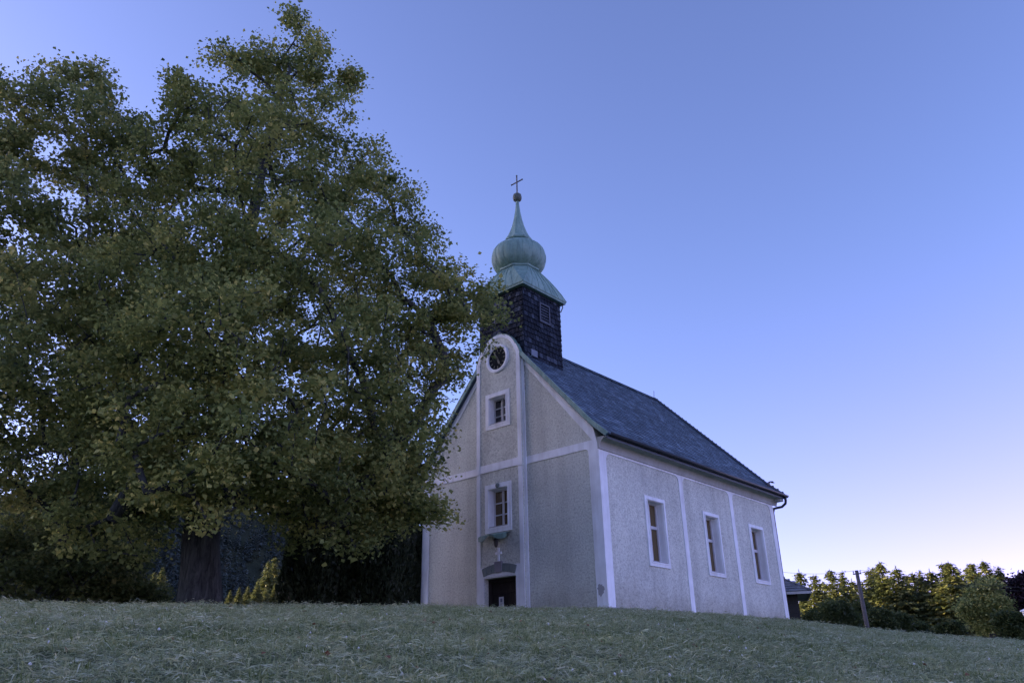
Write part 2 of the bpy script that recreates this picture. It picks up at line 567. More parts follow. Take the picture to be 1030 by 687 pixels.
# upper solid behind the arch
b.slab([(BX0 + .02, 8.9)] + [(BX1 - .02, 8.9)] + [(BC + (x - BC) * .985, CZ + (z - CZ) * .985) for x, z in shoulder_r + top + shoulder_l], [], front, .002, .418)
side_open = [rect(a + SO, c - SO, SZ[0] + SO, SZ[1] - SO) for a, c in SW]
b.slab(rect(.422, LEN, ZB, EAVE), side_open, side, -.5, 0)
b.box(0, .42, .422, LEN, ZB, EAVE)
b.box(.422, Wd - .502, LEN - .42, LEN - .003, ZB, EAVE)
wall = b.build('wall', M_rough, church)

# --- white trim of the facade
def hw(z): return roof_x(z + .16) - .0
t_ = MB()
rk = .2   # rake strip, measured down from roof line
def rake_z(x): return roof_z(x) - .16 - rk
ptop = [(7.83, 5.13)]
xr = 7.83
panel_rl = rnd([(BX1 + .0, ZB + .05), (7.83, ZB + .05), (7.83, 4.87), (BX1, 4.87)], [0, 0, .16, 0])
x_in = [x for x in np.linspace(BX1, 8.0, 60) if rake_z(x) > 5.13][-1]
panel_ru = rnd([(BX1, 5.13), (x_in, 5.13), (x_in - .05, rake_z(x_in - .05)), (BX1, rake_z(BX1))], [0, .05, .03, 0])
panel_ll = rnd([(.37, ZB + .05), (BX0, ZB + .05), (BX0, 4.87), (.37, 4.87)], [0, 0, 0, .16])
panel_lu = [(Wd - x, z) for x, z in panel_ru]
panel_lu = [(x if x < BX0 else BX0, z) for x, z in panel_lu]
t_.slab([(0.0, ZB), (Wd, ZB), (Wd, EAVE - .01)] + [(x, roof_z(x) - .165) for x in (8.06, 4.1, .14)] + [(0.0, EAVE - .01)],
        [rnd([(.37, ZB + .05), (BX0 + .04, ZB + .05), (BX0 + .04, 4.87), (.37, 4.87)], [0, 0, 0, .16]),
         rnd([(BX1 - .04, ZB + .05), (7.83, ZB + .05), (7.83, 4.87), (BX1 - .04, 4.87)], [0, 0, .16, 0]),
         [(BX1 - .04, 5.13), (x_in, 5.13), (BX1 - .04, rake_z(BX1 - .04))],
         [(Wd - x_in, 5.13), (BX0 + .04, 5.13), (BX0 + .04, rake_z(BX0 + .04))],
         rect(3.2, 4.9, -1.5, 4.6), rect(3.2, 4.9, 6.0, 8.4)],
        front, -.028, -.002)
# pilasters flanking the bay, stepped
def sh_off(k):
    o = [(x - k if x > BC else x + k, z - k * .4) for x, z in shoulder_r]
    return o
inner_top = arch(BC, CZ, .82, 22, 158)
sr_in = [(BX1 - .17, 8.86), (BX1 - .155, 9.0), (BX1 - .19, 9.12), (BX1 - .25, 9.24), (BX1 - .29, 9.33)]
sl_in = [(2 * BC - x, z) for x, z in sr_in[::-1]]
t_.slab(bay, [rect(BX0 + .16, BX1 - .17, 1.6, 4.86), [(BX0 + .16, 5.13), (BX1 - .17, 5.13)] + sr_in + inner_top + sl_in, rect(*DOOR)],
        front, -.178, -.152)
# narrow second step of the right and left strips
t_.box(BX1 - .002, BX1 + .1, -.075, -.03, ZB, 8.78)
t_.box(BX0 - .1, BX0 + .002, -.075, -.03, ZB, 8.78)
# caps where the band crosses the strips
for xa, xb in ((BX0 - .02, BX0 + .17), (BX1 - .18, BX1 + .03)):
    t_.box(xa, xb, -.2, -.176, 4.83, 5.15)
# side wall strips
def bay_panel(a0, a1): return rnd([(a0, .0), (a1, .0), (a1, 4.73), (a0, 4.73)], [0, 0, .28, .28], 6)
t_.slab(rect(-.026, LEN, ZB, 4.86), [bay_panel(.36, 4.82), bay_panel(5.08, 8.62), bay_panel(8.88, 12.30)], side, .002, .028)
trim = t_.build('white_trim', M_white, church)
# plinth
b = MB()
b.box(7.45, Wd + .07, -.085, -.03, ZB, .0); b.box(Wd + .03, Wd + .085, -.083, LEN + .01, ZB, .02)
b.build('plinth', M_plinth, church, bevel=.01)

# --- windows
def window(parent, r, fn, fo, depth, d_out, cols, rows, glass, hsplit=None):
    a0, a1, b0, b1 = r
    m = MB()
    ins = inset(r, fo)
    m.slab(rect(*r), [rect(*ins)], fn, d_out[0], d_out[1])
    k = .035
    m.slab(rect(*inset(r, fo * .75)), [rect(*inset(r, fo + .001))], fn, d_out[1], d_out[1] + (d_out[1] - d_out[0]) * .5)
    wobj = m.build('window', M_white, parent)
    # reveal lining
    m = MB()
    i2 = inset(r, fo + .018)
    m.slab(rect(*inset(r, fo)), [rect(*i2)], fn, d_out[0] + (d_out[1] - d_out[0]) * .5, depth)
    m.build('reveal', M_white, wobj)
    m = MB()
    i3 = inset(i2, .042)
    sgn = 1 if depth > 0 else -1
    m.slab(rect(*i2), [rect(*i3)], fn, depth, depth - sgn * .07)
    for c in range(1, cols):
        x = i3[0] + (i3[1] - i3[0]) * c / cols
        m.slab(rect(x - .03, x + .03, i3[2], i3[3]), [], fn, depth - sgn * .002, depth - sgn * .075)
    hs = hsplit or [q / rows for q in range(1, rows)]
    for h in hs:
        z = i3[2] + (i3[3] - i3[2]) * h
        for c in range(cols):
            xa = i3[0] + (i3[1] - i3[0]) * c / cols + (.03 if c else 0)
            xb = i3[0] + (i3[1] - i3[0]) * (c + 1) / cols - (.03 if c < cols - 1 else 0)
            m.slab(rect(xa, xb, z - (.018 if not hsplit else .05), z + (.018 if not hsplit else .05)), [], fn, depth - sgn * .004, depth - sgn * .06)
    m.build('sash', M_frame, wobj)
    m = MB()
    m.slab(rect(i3[0] - .01, i3[1] + .01, i3[2] - .01, i3[3] + .01), [], fn, depth - sgn * .012, depth - sgn * .02)
    m.build('pane', glass, wobj)
    m = MB()
    m.slab(rect(i2[0] + .002, i2[1] - .002, i2[2] + .001, i2[2] + .03), [], fn, d_out[1] - (d_out[1] - d_out[0]) * .3, depth - sgn * .072)
    m.build('sill', M_plinth, wobj)
    return wobj


tag(window(church, WU, front, FO, .15, (-.152, -.185), 2, 3, M_glass), 'small upper gable window with six panes')
tag(window(church, WL, front, FO, .15, (-.152, -.185), 2, 3, M_amber), 'window above the door with brownish panes')
for a, c in SW:
    window(church, (a, c, *SZ), side, SO, -.3, (.002, .045), 2, 2, M_amber, [.6])
b = MB(); b.lathe((0, 0, 0), [(.02, 0), (.09, .0), (.085, .03), (.03, .06)], 10)
orn = b.build('rosette', M_stone, church, True); orn.rotation_euler = (R(90), 0, 0); orn.location = (4.0, -.19, 4.31)

# --- clock
b = MB()
ring = [(BC + .55 * math.cos(2 * math.pi * i / 40), CZ + .555 * math.sin(2 * math.pi * i / 40)) for i in range(40)]
def circ(r, n=40): return [(BC + r * math.cos(2 * math.pi * i / n), CZ + r * math.sin(2 * math.pi * i / n)) for i in range(n)]
b.slab(circ(.56), [circ(.43)], front, -.2, -.152)
b.slab(circ(.53), [circ(.455)], front, -.225, -.2)
clock = b.build('clock', M_white, church)
M_face = mat('clock_face', (.03, .035, .045), .8, .05)
L(M_face, ramp(M_face, noise(M_face, 5, 5, .7), [(.38, (.008, .01, .013)), (.6, (.016, .02, .022)), (.75, (.06, .065, .055))]), P(M_face).inputs['Base Color'])
b = MB(); b.slab(circ(.432), [], front, -.156, -.162); b.build('clock_face', M_face, clock)
M_gold = mat('pale_gilt', (.16, .165, .14), .6, .2)
for i in range(12):
    b = MB()
    a = 2 * math.pi * i / 12
    b.slab([(BC + r_ * math.sin(a) + s_ * .012 * math.cos(a), CZ + r_ * math.cos(a) - s_ * .012 * math.sin(a)) for r_, s_ in ((.29, -1), (.39, -1.6), (.39, 1.6), (.29, 1))], [], front, -.168, -.1625)
    b.build('hour_mark', M_gold, clock)
def hand(a, ln, wd):
    q = MB(); a = R(a)
    q.slab([(BC + r_ * math.sin(a) + s_ * math.cos(a), CZ + r_ * math.cos(a) - s_ * math.sin(a)) for r_, s_ in ((-.08, -wd), (ln * .7, -wd * 1.5), (ln, 0), (ln * .7, wd * 1.5), (-.08, wd))], [], front, -.182, -.172)
    q.build('clock_hand', M_gold, clock)
hand(-32, .33, .022); hand(158, .27, .03)

# --- door
door = MB()
for i in range(8):
    x0 = 3.43 + i * (4.63 - 3.43) / 8
    door.box(x0 + .004, x0 + .146, .13, .17, -1.0, 1.12)
for zz in (-.4, .75): door.box(3.44, 4.62, .11, .129, zz, zz + .1)
dob = door.build('door', M_door, church, bevel=.004)
b = MB()
b.box(3.312, 3.43, .05, .2, -1, 1.23); b.box(4.63, 4.748, .05, .2, -1, 1.23); b.box(3.431, 4.629, .05, .2, 1.12, 1.23)
b.build('door_frame', M_door, dob)
b = MB(); b.tube([(4.12, .1, 0.05), (4.12, .06, .05), (4.24, .055, .05)], .012); b.lathe((4.12, .1, .05), [(.03, -.06), (.03, .06)], 8)
b.build('handle', M_iron, dob)
# voussoirs over the door
vous = MB(); key = MB()
ax, az0 = 4.03, -.95
for i in range(7):
    a0 = 90 + 17.5 - 35 * i / 7; a1 = 90 + 17.5 - 35 * (i + 1) / 7
    r0, r1 = 2.36, 2.63
    q = [(ax + r_ * math.cos(R(a_)), az0 + r_ * math.sin(R(a_))) for r_, a_ in ((r0, a0 - .25), (r0, a1 + .25), (r1, a1 + .25), (r1, a0 - .25))]
    if i == 3:
        q = [(ax - .14, az0 + r0 - .02), (ax + .14, az0 + r0 - .02), (ax + .17, az0 + r1 + .06), (ax - .17, az0 + r1 + .06)]
        key.slab(q, [], front, -.26, -.179)
    else:
        vous = MB(); vous.slab(q, [], front, -.225, -.179); vous.build('lintel_stone', M_stone, church, bevel=.008)
key.build('keystone', M_brick, church, bevel=.01)
b = MB(); b.slab([(3.3, 1.28), (4.76, 1.28), (4.76, 1.33), (4.03, 1.43), (3.3, 1.33)], [], front, -.2, -.18)
b.build('lintel_lip', M_white, church)
# cross on the wall, canopy over it
b = MB(); b.box(3.955, 4.035, -.2, -.152, 1.75, 2.2); b.box(3.86, 4.13, -.199, -.153, 1.98, 2.06)
b.build('wall_cross', M_white, church, bevel=.006)
can = MB()
ncv = 24
for i in range(ncv):
    pass
xs_ = np.linspace(3.36, 4.64, ncv + 1)
def drop(x):
    k = (x - 3.36) / 1.28
    return 2.46 - .03 * math.cos(k * 2 * math.pi) + .11 * math.exp(-((k - .5) / .15) ** 2) - .05 * abs(math.sin(k * 2 * math.pi))
vv = []; ff = []
for x in xs_:
    k = (x - 3.36) / 1.28; pr_ = .32 + .1 * math.sin(k * math.pi)
    vv += [(x, -.186, 2.68), (x, -.186 - pr_ * .6, 2.63), (x, -.186 - pr_, 2.57), (x, -.186 - pr_, drop(x)), (x, -.176 - pr_, drop(x)), (x, -.186 - pr_ + .02, 2.55), (x, -.186, 2.655)]
for i in range(ncv):
    for j in range(6):
        a = i * 7 + j; ff.append((a, a + 1, a + 8, a + 7))
can.add(vv, ff)
can.build('canopy', M_copper, church)
b = MB(); b.tube([(4.0, -.16, 2.5), (4.0, -.3, 2.56)], .015)
b.lathe((4.0, -.3, 2.2), [(.03, 0), (.06, .05), (.085, .22), (.1, .24), (.04, .33), (.012, .36)], 8)
b.build('lantern', M_iron, church)
# damp stain patch: flaked plaster on the corner pilaster
M_flake = mat('flaked_plaster', (.36, .37, .38), .95, .1)
b = MB()
pts = []
for i in range(22):
    a = 2 * math.pi * i / 22; rr_ = 1 + .12 * math.sin(3 * a + 1) + .1 * math.sin(7 * a) + .08 * math.sin(11 * a + 2)
    pts.append((7.99 + .12 * rr_ * math.cos(a), .52 + .17 * rr_ * math.sin(a)))
b.slab(pts, [], front, -.031, -.0285); b.build('flaked_patch', M_flake, church)

# --- roof
def tile_rows(mb, row_fn, nrows, tw, thick=.022, expo_over=1.35, jitter=.012, gap=.008):
    """row_fn(i) -> (A, B, up, n, expo): low edge of a course from A to B, up-slope unit, normal"""
    for i in range(nrows):
        rf = row_fn(i)
        if rf is None: continue
        A, B, up, nn, ex = rf
        A = np.array(A, float); B = np.array(B, float); ln = np.linalg.norm(B - A)
        if ln < .05: continue
        al = (B - A) / ln
        s_ = -random.random() * tw
        while s_ < ln:
            w_ = tw * random.uniform(.8, 1.2)
            s0, s1 = max(s_, 0), min(s_ + w_ - gap, ln)
            s_ += w_
            if s1 - s0 < .02: continue
            j = random.uniform(-jitter, jitter); lift = random.uniform(0, .008)
            lo0 = A + al * s0 + up * j; lo1 = A + al * s1 + up * (j + random.uniform(-.004, .004))
            hi0 = A + al * s0 + up * ex * expo_over; hi1 = A + al * s1 + up * ex * expo_over
            t2 = thick + lift
            tv = random.betavariate(2.0, 2.9)
            if random.random() < .03: tv = min(1, tv + .4)
            mb.add([lo0, lo1, hi1, hi0, lo0 + nn * t2, lo1 + nn * t2, hi1 + nn * .004, hi0 + nn * .004],
                   [(4, 5, 6, 7), (0, 1, 5, 4), (1, 2, 6, 5), (3, 0, 4, 7)], tv)


Z0, ZR = 5.18, 10.15
YF, YE, YR = -.13, 13.05, 10.65
def hip_y(z): return YE - (z - Z0) / (ZR - Z0) * (YE - YR)
deck = MB()
for sg in (1, -1):
    X = lambda x: 4.1 + sg * (x - 4.1)
    for (xa, za, xb, zb) in ((8.66, 5.18, 8.06, 5.72), (8.06, 5.72, 4.1, 10.15)):
        dn = .14
        v_ = [(X(xa), YF, za), (X(xb), YF, zb), (X(xb), hip_y(zb), zb), (X(xa), hip_y(za), za)]
        v2 = [(p[0], p[1], p[2] - dn) for p in v_]
        deck.add(v_ + v2, [(0, 1, 2, 3), (7, 6, 5, 4), (0, 4, 5, 1), (1, 5, 6, 2), (2, 6, 7, 3), (3, 7, 4, 0)], .2)
deck.add([(8.66, YE, 5.18), (8.06, hip_y(5.72), 5.72), (4.1, YR, ZR), (.14, hip_y(5.72), 5.72), (-.46, YE, 5.18)], [(0, 1, 2, 3, 4)], .2)
roof = deck.build('roof', M_roof, church)
EX = .165
prof_pts = [(8.66, 5.18), (8.06, 5.72), (4.1, 10.15)]
seglen = [math.dist(prof_pts[0], prof_pts[1]), math.dist(prof_pts[1], prof_pts[2])]
def side_row(sg):
    def fn(i):
        d = i * EX
        if d > sum(seglen) - .1: return None
        k = 0 if d < seglen[0] - .02 else 1
        dd = d if k == 0 else d - seglen[0]
        (xa, za), (xb, zb) = prof_pts[k], prof_pts[k + 1]
        ux, uz = (xb - xa) / seglen[k], (zb - za) / seglen[k]
        x, z = xa + ux * dd, za + uz * dd
        up = np.array([sg * ux, 0, uz]); nn = np.array([sg * uz, 0, -ux])
        xx = 4.1 + sg * (x - 4.1)
        off = nn * .004
        return (np.array([xx, YF + .01, z]) + off, np.array([xx, hip_y(z), z]) + off, up, nn, EX)
    return fn
tl = MB()
tile_rows(tl, side_row(1), 45, .21)
tile_rows(tl, side_row(-1), 45, .21)
def hip_row(i):
    k = i * EX / math.hypot(YE - YR, ZR - Z0)
    if k > .98: return None
    z = Z0 + k * (ZR - Z0); x = roof_x(z)
    h_ = math.hypot(YE - YR, ZR - Z0)
    up = np.array([0, -(YE - YR) / h_, (ZR - Z0) / h_]); nn = np.array([0, up[2], -up[1]])
    return ((x, hip_y(z), z), (8.2 - x, hip_y(z), z), up, nn, EX)
tile_rows(tl, hip_row, 45, .21)
tl.build('shingles', M_roof, roof, recalc=False)
b = MB()
y = YF
while y < YR:
    for sg in (1, -1):
        q0 = Vector((4.1, y, ZR + .06)); 
        b.add([(4.1 - sg * .02, y, ZR + .075), (4.1 + sg * .17, y, ZR - .1), (4.1 + sg * .17, y + .3, ZR - .115), (4.1 - sg * .02, y + .3, ZR + .06)], [(0, 1, 2, 3)], random.random())
    y += .26
hipA = [(4.1, YR, ZR), (8.06, hip_y(5.72), 5.72), (8.66, YE, Z0)]
for k in range(2):
    b.bar(Vector(hipA[k]) + Vector((0.02, .02, .03)), Vector(hipA[k + 1]) + Vector((0.02, .02, .03)), .24, .07, .3)
b.build('ridge_caps', M_roof, roof)
b = MB()
b.tube([(4.1, YR, ZR), (4.12, YR + .03, ZR + .42)], .012, 6)
b.build('lightning_rod', M_iron, roof)
for q in range(3):
    b = MB()
    yy = 12.2 + q * .25; xx = 8.3 - q * .06
    zz = roof_z(xx)
    b.tube([(xx, yy, zz), (xx + .05, yy + .02, zz + .2), (xx + .14, yy + .08, zz + .24), (xx + .2, yy + .12, zz + .16)], .018, 6)
    b.build('snow_hook', M_iron, roof)
# verge flashing along the facade rake
for sg in (1, -1):
    b = MB()
    for k in range(2):
        (xa, za), (xb, zb) = prof_pts[k], prof_pts[k + 1]
        if k == 1:
            f_ = (BX1 - .02 - xa) / (xb - xa); xb, zb = xa + (xb - xa) * f_, za + (zb - za) * f_
        b.bar((4.1 + sg * (xa - 4.1), YF - .01, za + .0), (4.1 + sg * (xb - 4.1), YF - .01, zb + .0), .05, .15)
    b.build('verge_flashing', M_copper, roof)
# arch flashing
b = MB()
out_ = [(BX1, 8.86)] + shoulder_r + top + shoulder_l + [(BX0, 8.86)]
for p, q in zip(out_[:-1], out_[1:]):
    if math.dist(p, q) < 1e-4: continue
    b.bar((p[0], .19, p[1] + .01), (q[0], .19, q[1] + .01), .74, .025)
b.build('arch_flashing', M_copper, roof)
# cove cornice, gutter
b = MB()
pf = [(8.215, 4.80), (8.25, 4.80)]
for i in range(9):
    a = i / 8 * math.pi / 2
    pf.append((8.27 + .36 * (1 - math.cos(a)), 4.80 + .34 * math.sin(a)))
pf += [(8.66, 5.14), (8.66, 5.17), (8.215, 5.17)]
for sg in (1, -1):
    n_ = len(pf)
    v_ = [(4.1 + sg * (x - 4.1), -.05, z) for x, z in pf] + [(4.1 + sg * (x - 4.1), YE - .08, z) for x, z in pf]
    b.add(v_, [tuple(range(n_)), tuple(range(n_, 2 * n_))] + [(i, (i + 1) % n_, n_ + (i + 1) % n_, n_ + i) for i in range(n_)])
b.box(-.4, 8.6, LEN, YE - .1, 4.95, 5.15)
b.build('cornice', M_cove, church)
b = MB()
for sg in (1, -1):
    v_ = []
    n_ = 9
    for yy in (-.1, YE + .05):
        for i in range(n_):
            a = math.pi + math.pi * i / (n_ - 1)
            v_.append((4.1 + sg * (4.655 + .06 * math.cos(a)), yy, 5.2 + .085 * math.sin(a)))
        for i in range(n_):
            a = 2 * math.pi - math.pi * i / (n_ - 1)
            v_.append((4.1 + sg * (4.655 + .05 * math.cos(a)), yy, 5.2 + .07 * math.sin(a)))
    m_ = 2 * n_
    b.add(v_, [(i, (i + 1) % m_, m_ + (i + 1) % m_, m_ + i) for i in range(m_)] + [tuple(range(m_)), tuple(range(m_, 2 * m_))])
b.tube([(8.7, YE + .1, 5.18), (.0, YE + .1, 5.18)], .07, 8)
gut = b.build('gutter', M_gutter, church, True)
b = MB()
b.tube([(8.72, 12.9, 5.14), (8.72, 12.92, 4.98), (8.68, 12.95, 4.86), (8.5, 12.95, 4.74), (8.3, 12.9, 4.72), (8.2, 12.78, 4.68), (8.16, 12.72, 4.5), (8.14, 12.72, -.8)], .055, 10)
b.build('downpipe', M_gutter, church, True)

# --- turret
TC = (4.1, 1.12); TH = 1.1
TZ0, TZ1 = 7.6, 11.95
b = MB(); b.box(TC[0] - TH, TC[0] + TH, TC[1] - TH, TC[1] + TH, TZ0, TZ1, .1)
turret = b.build('turret', M_tower, church)
tl = MB()
for k, (ax_, nn) in enumerate((((1, 0, 0), (0, -1, 0)), ((0, 1, 0), (1, 0, 0)), ((-1, 0, 0), (0, 1, 0)), ((0, -1, 0), (-1, 0, 0)))):
    ax_ = np.array(ax_, float); nn = np.array(nn, float); c0 = np.array([TC[0], TC[1], 0.]) + nn * (TH + .003)
    def fn(i, ax_=ax_, nn=nn, c0=c0):
        z = TZ0 + i * .21
        if z > TZ1 - .15: return None
        return (c0 - ax_ * (TH + .015) + np.array([0, 0, z]), c0 + ax_ * (TH + .015) + np.array([0, 0, z]), np.array([0, 0, 1.]), nn, .21)
    tile_rows(tl, fn, 30, .19, .04, 1.3, .022, .022)
tl.build('shingles', M_tower, turret, recalc=False)
M_louvre = mat('turret_louvre', (.05, .06, .08), .55, .4)
def louvre(nn, ax_, off, z0, wd, ht):
    nn = np.array(nn, float); ax_ = np.array(ax_, float)
    base = np.array([TC[0], TC[1], 0]) + nn * (TH + .03) + ax_ * off
    def fnl(a, b_, d): return tuple(base + ax_ * a + nn * d + np.array([0, 0, b_]))
    q = MB(); q.slab(rect(-wd / 2, wd / 2, z0, z0 + ht), [rect(-wd / 2 + .06, wd / 2 - .06, z0 + .06, z0 + ht - .06)], fnl, 0, .05)
    lo = q.build('louvre', M_louvre, turret)
    q = MB(); n_ = 6
    for i in range(n_):
        z = z0 + .06 + (ht - .12) * i / n_; st = (ht - .12) / n_
        q.add([fnl(-wd / 2 + .06, z, .035), fnl(wd / 2 - .06, z, .035), fnl(wd / 2 - .06, z + st * 1.1, -.02), fnl(-wd / 2 + .06, z + st * 1.1, -.02)], [(0, 1, 2, 3)], random.random())
    q.build('slats', M_louvre, lo)
louvre((1, 0, 0), (0, 1, 0), .1, 10.55, .62, .82)
louvre((0, -1, 0), (1, 0, 0), .0, 10.55, .62, .82)
# lead-coloured access hatch low on the turret side
M_lead = mat('lead_flashing', (.12, .15, .2), .5, .5)
b = MB(); b.slab(rect(TC[1] - .75, TC[1] - .4, 9.0, 9.26), [], lambda a, b_, d: (TC[0] + TH + d, a, b_), .03, .05); b.build('flashing_patch', M_lead, turret)

# bell-shaped copper roof of the turret
b = MB()
prf = [(1.30, 11.80), (1.32, 11.84), (1.25, 12.1), (1.14, 12.38), (1.01, 12.64), (.88, 12.86), (.76, 13.03), (.71, 13.12)]
def octo(h, k, z):
    c_ = h * (1 - .586 * k)
    return [(TC[0] + x, TC[1] + y, z) for x, y in ((c_, -h), (h, -c_), (h, c_), (c_, h), (-c_, h), (-h, c_), (-h, -c_), (-c_, -h))]
kk = [0.02, .02, .2, .4, .58, .76, .92, 1.0]
for i in range(len(prf) - 1):
    v_ = octo(prf[i][0], kk[i], prf[i][1]) + octo(prf[i + 1][0], kk[i + 1], prf[i + 1][1])
    b.add(v_, [(k, (k + 1) % 8, 8 + (k + 1) % 8, 8 + k) for k in range(8)])
b.box(TC[0] - 1.29, TC[0] + 1.29, TC[1] - 1.29, TC[1] + 1.29, 11.74, 11.80)
v_ = octo(.77, 1, 13.1) + octo(.77, 1, 13.18)
b.add(v_, [(k, (k + 1) % 8, 8 + (k + 1) % 8, 8 + k) for k in range(8)] + [tuple(range(8)), tuple(range(8, 16))])
broof = b.build('bell_roof', M_copper, church)
b = MB()
for (nx, ny) in ((1, 0), (-1, 0), (0, 1), (0, -1)):
    for sgm in (-.62, -.3, 0, .3, .62):
        pp = []
        for (h, z), k_ in zip(prf[1:], kk[1:]):
            sg_ = sgm * (1 - .5 * k_)
            px = nx * (h + .008) + (0 if nx else sg_ * h); py = ny * (h + .008) + (0 if ny else sg_ * h)
            pp.append((TC[0] + px, TC[1] + py, z))
        b.tube(pp, .013, 5)
for e in range(8):
    b.tube([octo(h + .004, k_, z)[e] for (h, z), k_ in zip(prf[1:], kk[1:])], .014, 5)
b.build('seams', M_copper, broof)
# drain hook
b = MB(); b.tube([(TC[0] + 1.2, TC[1] + 1.2, 11.75), (TC[0] + 1.2, TC[1] + 1.2, 11.6), (TC[0] + 1.14, TC[1] + 1.14, 11.4)], .02, 6); b.build('conductor', M_iron, broof)
# onion
NG = 16
def gored(prof_, gore, n_per=6):
    v_ = []; f_ = []; nn_ = NG * n_per
    for r, z in prof_:
        for k in range(nn_):
            ph = (k % n_per) / n_per
            rr_ = r * (1 + gore * (math.sin(math.pi * ph)))
            a = 2 * math.pi * k / nn_ + .1
            v_.append((TC[0] + rr_ * math.cos(a), TC[1] + rr_ * math.sin(a), z))
    for i in range(len(prof_) - 1):
        for k in range(nn_):
            f_.append((i * nn_ + k, i * nn_ + (k + 1) % nn_, (i + 1) * nn_ + (k + 1) % nn_, (i + 1) * nn_ + k))
    f_.append(tuple(range(nn_))); f_.append(tuple((len(prof_) - 1) * nn_ + k for k in range(nn_)))
    return v_, f_
op = [(.62, 13.1), (.76, 13.17), (.93, 13.3), (1.03, 13.46), (1.08, 13.66), (1.085, 13.85), (1.04, 14.05), (.94, 14.21), (.79, 14.33), (.62, 14.41), (.44, 14.45), (.43, 14.56)]
b = MB(); b.add(*gored(op, .025)); onion = b.build('onion_dome', M_copper, church, True)
b = MB()
for k in range(NG):
    a = 2 * math.pi * k / NG + .1
    b.tube([(TC[0] + (r + .004) * math.cos(a), TC[1] + (r + .006) * math.sin(a), z) for r, z in op], .016, 5)
b.build('seams', M_copper, onion)
b = MB()
b.lathe((TC[0], TC[1], 0), [(.42, 14.55), (.56, 14.56), (.58, 14.61), (.47, 14.78), (.37, 15.0), (.275, 15.28), (.19, 15.62), (.125, 15.98), (.085, 16.3), (.065, 16.6)], 8, R(22.5))
b.build('spire', M_copper, church)
b = MB()
b.lathe((TC[0], TC[1], 16.55), [(.07, 0), (.1, .02), (.17, .08), (.19, .17), (.18, .2), (.19, .22), (.17, .33), (.09, .4), (.04, .42)], 16)
b.build('finial_ball', mat('weathered_ball_copper', (.10, .12, .105), .6, .3), church, True)
b = MB()
b.box(TC[0] - .02, TC[0] + .02, TC[1] - .02, TC[1] + .02, 16.95, 17.85); b.box(TC[0] - .3, TC[0] + .3, TC[1] - .018, TC[1] + .018, 17.51, 17.55)
for p in ((-.3, 17.53), (.3, 17.53), (0, 17.86)): b.lathe((TC[0] + p[0], TC[1], p[1] - .04), [(.01, 0), (.04, .04), (.01, .08)], 8)
b.build('roof_cross', M_iron, church)

# notice sheet on the door
M_paper = mat('paper', (.62, .63, .66), .7, .2)
ntc = empty('notice', (3.84, .106, .5))
tag(ntc, 'small white paper notice pinned on the dark church door', 'notice')
b = MB(); b.box(-.105, .105, -.002, .002, -.15, .15); b.build('sheet', M_paper, ntc)
M_ink = mat('grey_ink', (.2, .22, .28), .8, .1)
b = MB()
b.box(-.05, .05, -.004, -.0025, -.02, .1)
for i in range(3): b.box(-.07, .07 - .02 * i, -.004, -.0025, -.06 - .03 * i, -.05 - .03 * i)
b.build('print', M_ink, ntc)


# ------------------------------------------------------------------ vegetation generators
def leaf_quads(cent, size, up_bias=.55, droop=.3, aspect=.8, fold=.18, rng=RNG):
    """kite-shaped folded leaves at cent (n,3) -> verts, faces"""
    n = len(cent)
    nrm = rng.normal(size=(n, 3)); nrm[:, 2] = np.abs(nrm[:, 2]) + up_bias
    nrm /= np.linalg.norm(nrm, axis=1)[:, None]
    d = rng.normal(size=(n, 3)); d[:, 2] -= droop
    d -= nrm * (d * nrm).sum(1)[:, None]; d /= np.linalg.norm(d, axis=1)[:, None] + 1e-9
    sdir = np.cross(nrm, d)
    sz = size * np.clip(rng.lognormal(0, .3, n), .45, 1.8)[:, None]
    base = cent - d * sz * .5
    mid = cent - d * sz * .05
    v0 = base; v2 = cent + d * sz * .5
    v1 = mid + sdir * sz * aspect * .5 + nrm * sz * fold
    v3 = mid - sdir * sz * aspect * .5 + nrm * sz * fold
    V = np.stack([v0, v1, v2, v3], 1).reshape(-1, 3)
    return V, np.arange(4 * n)


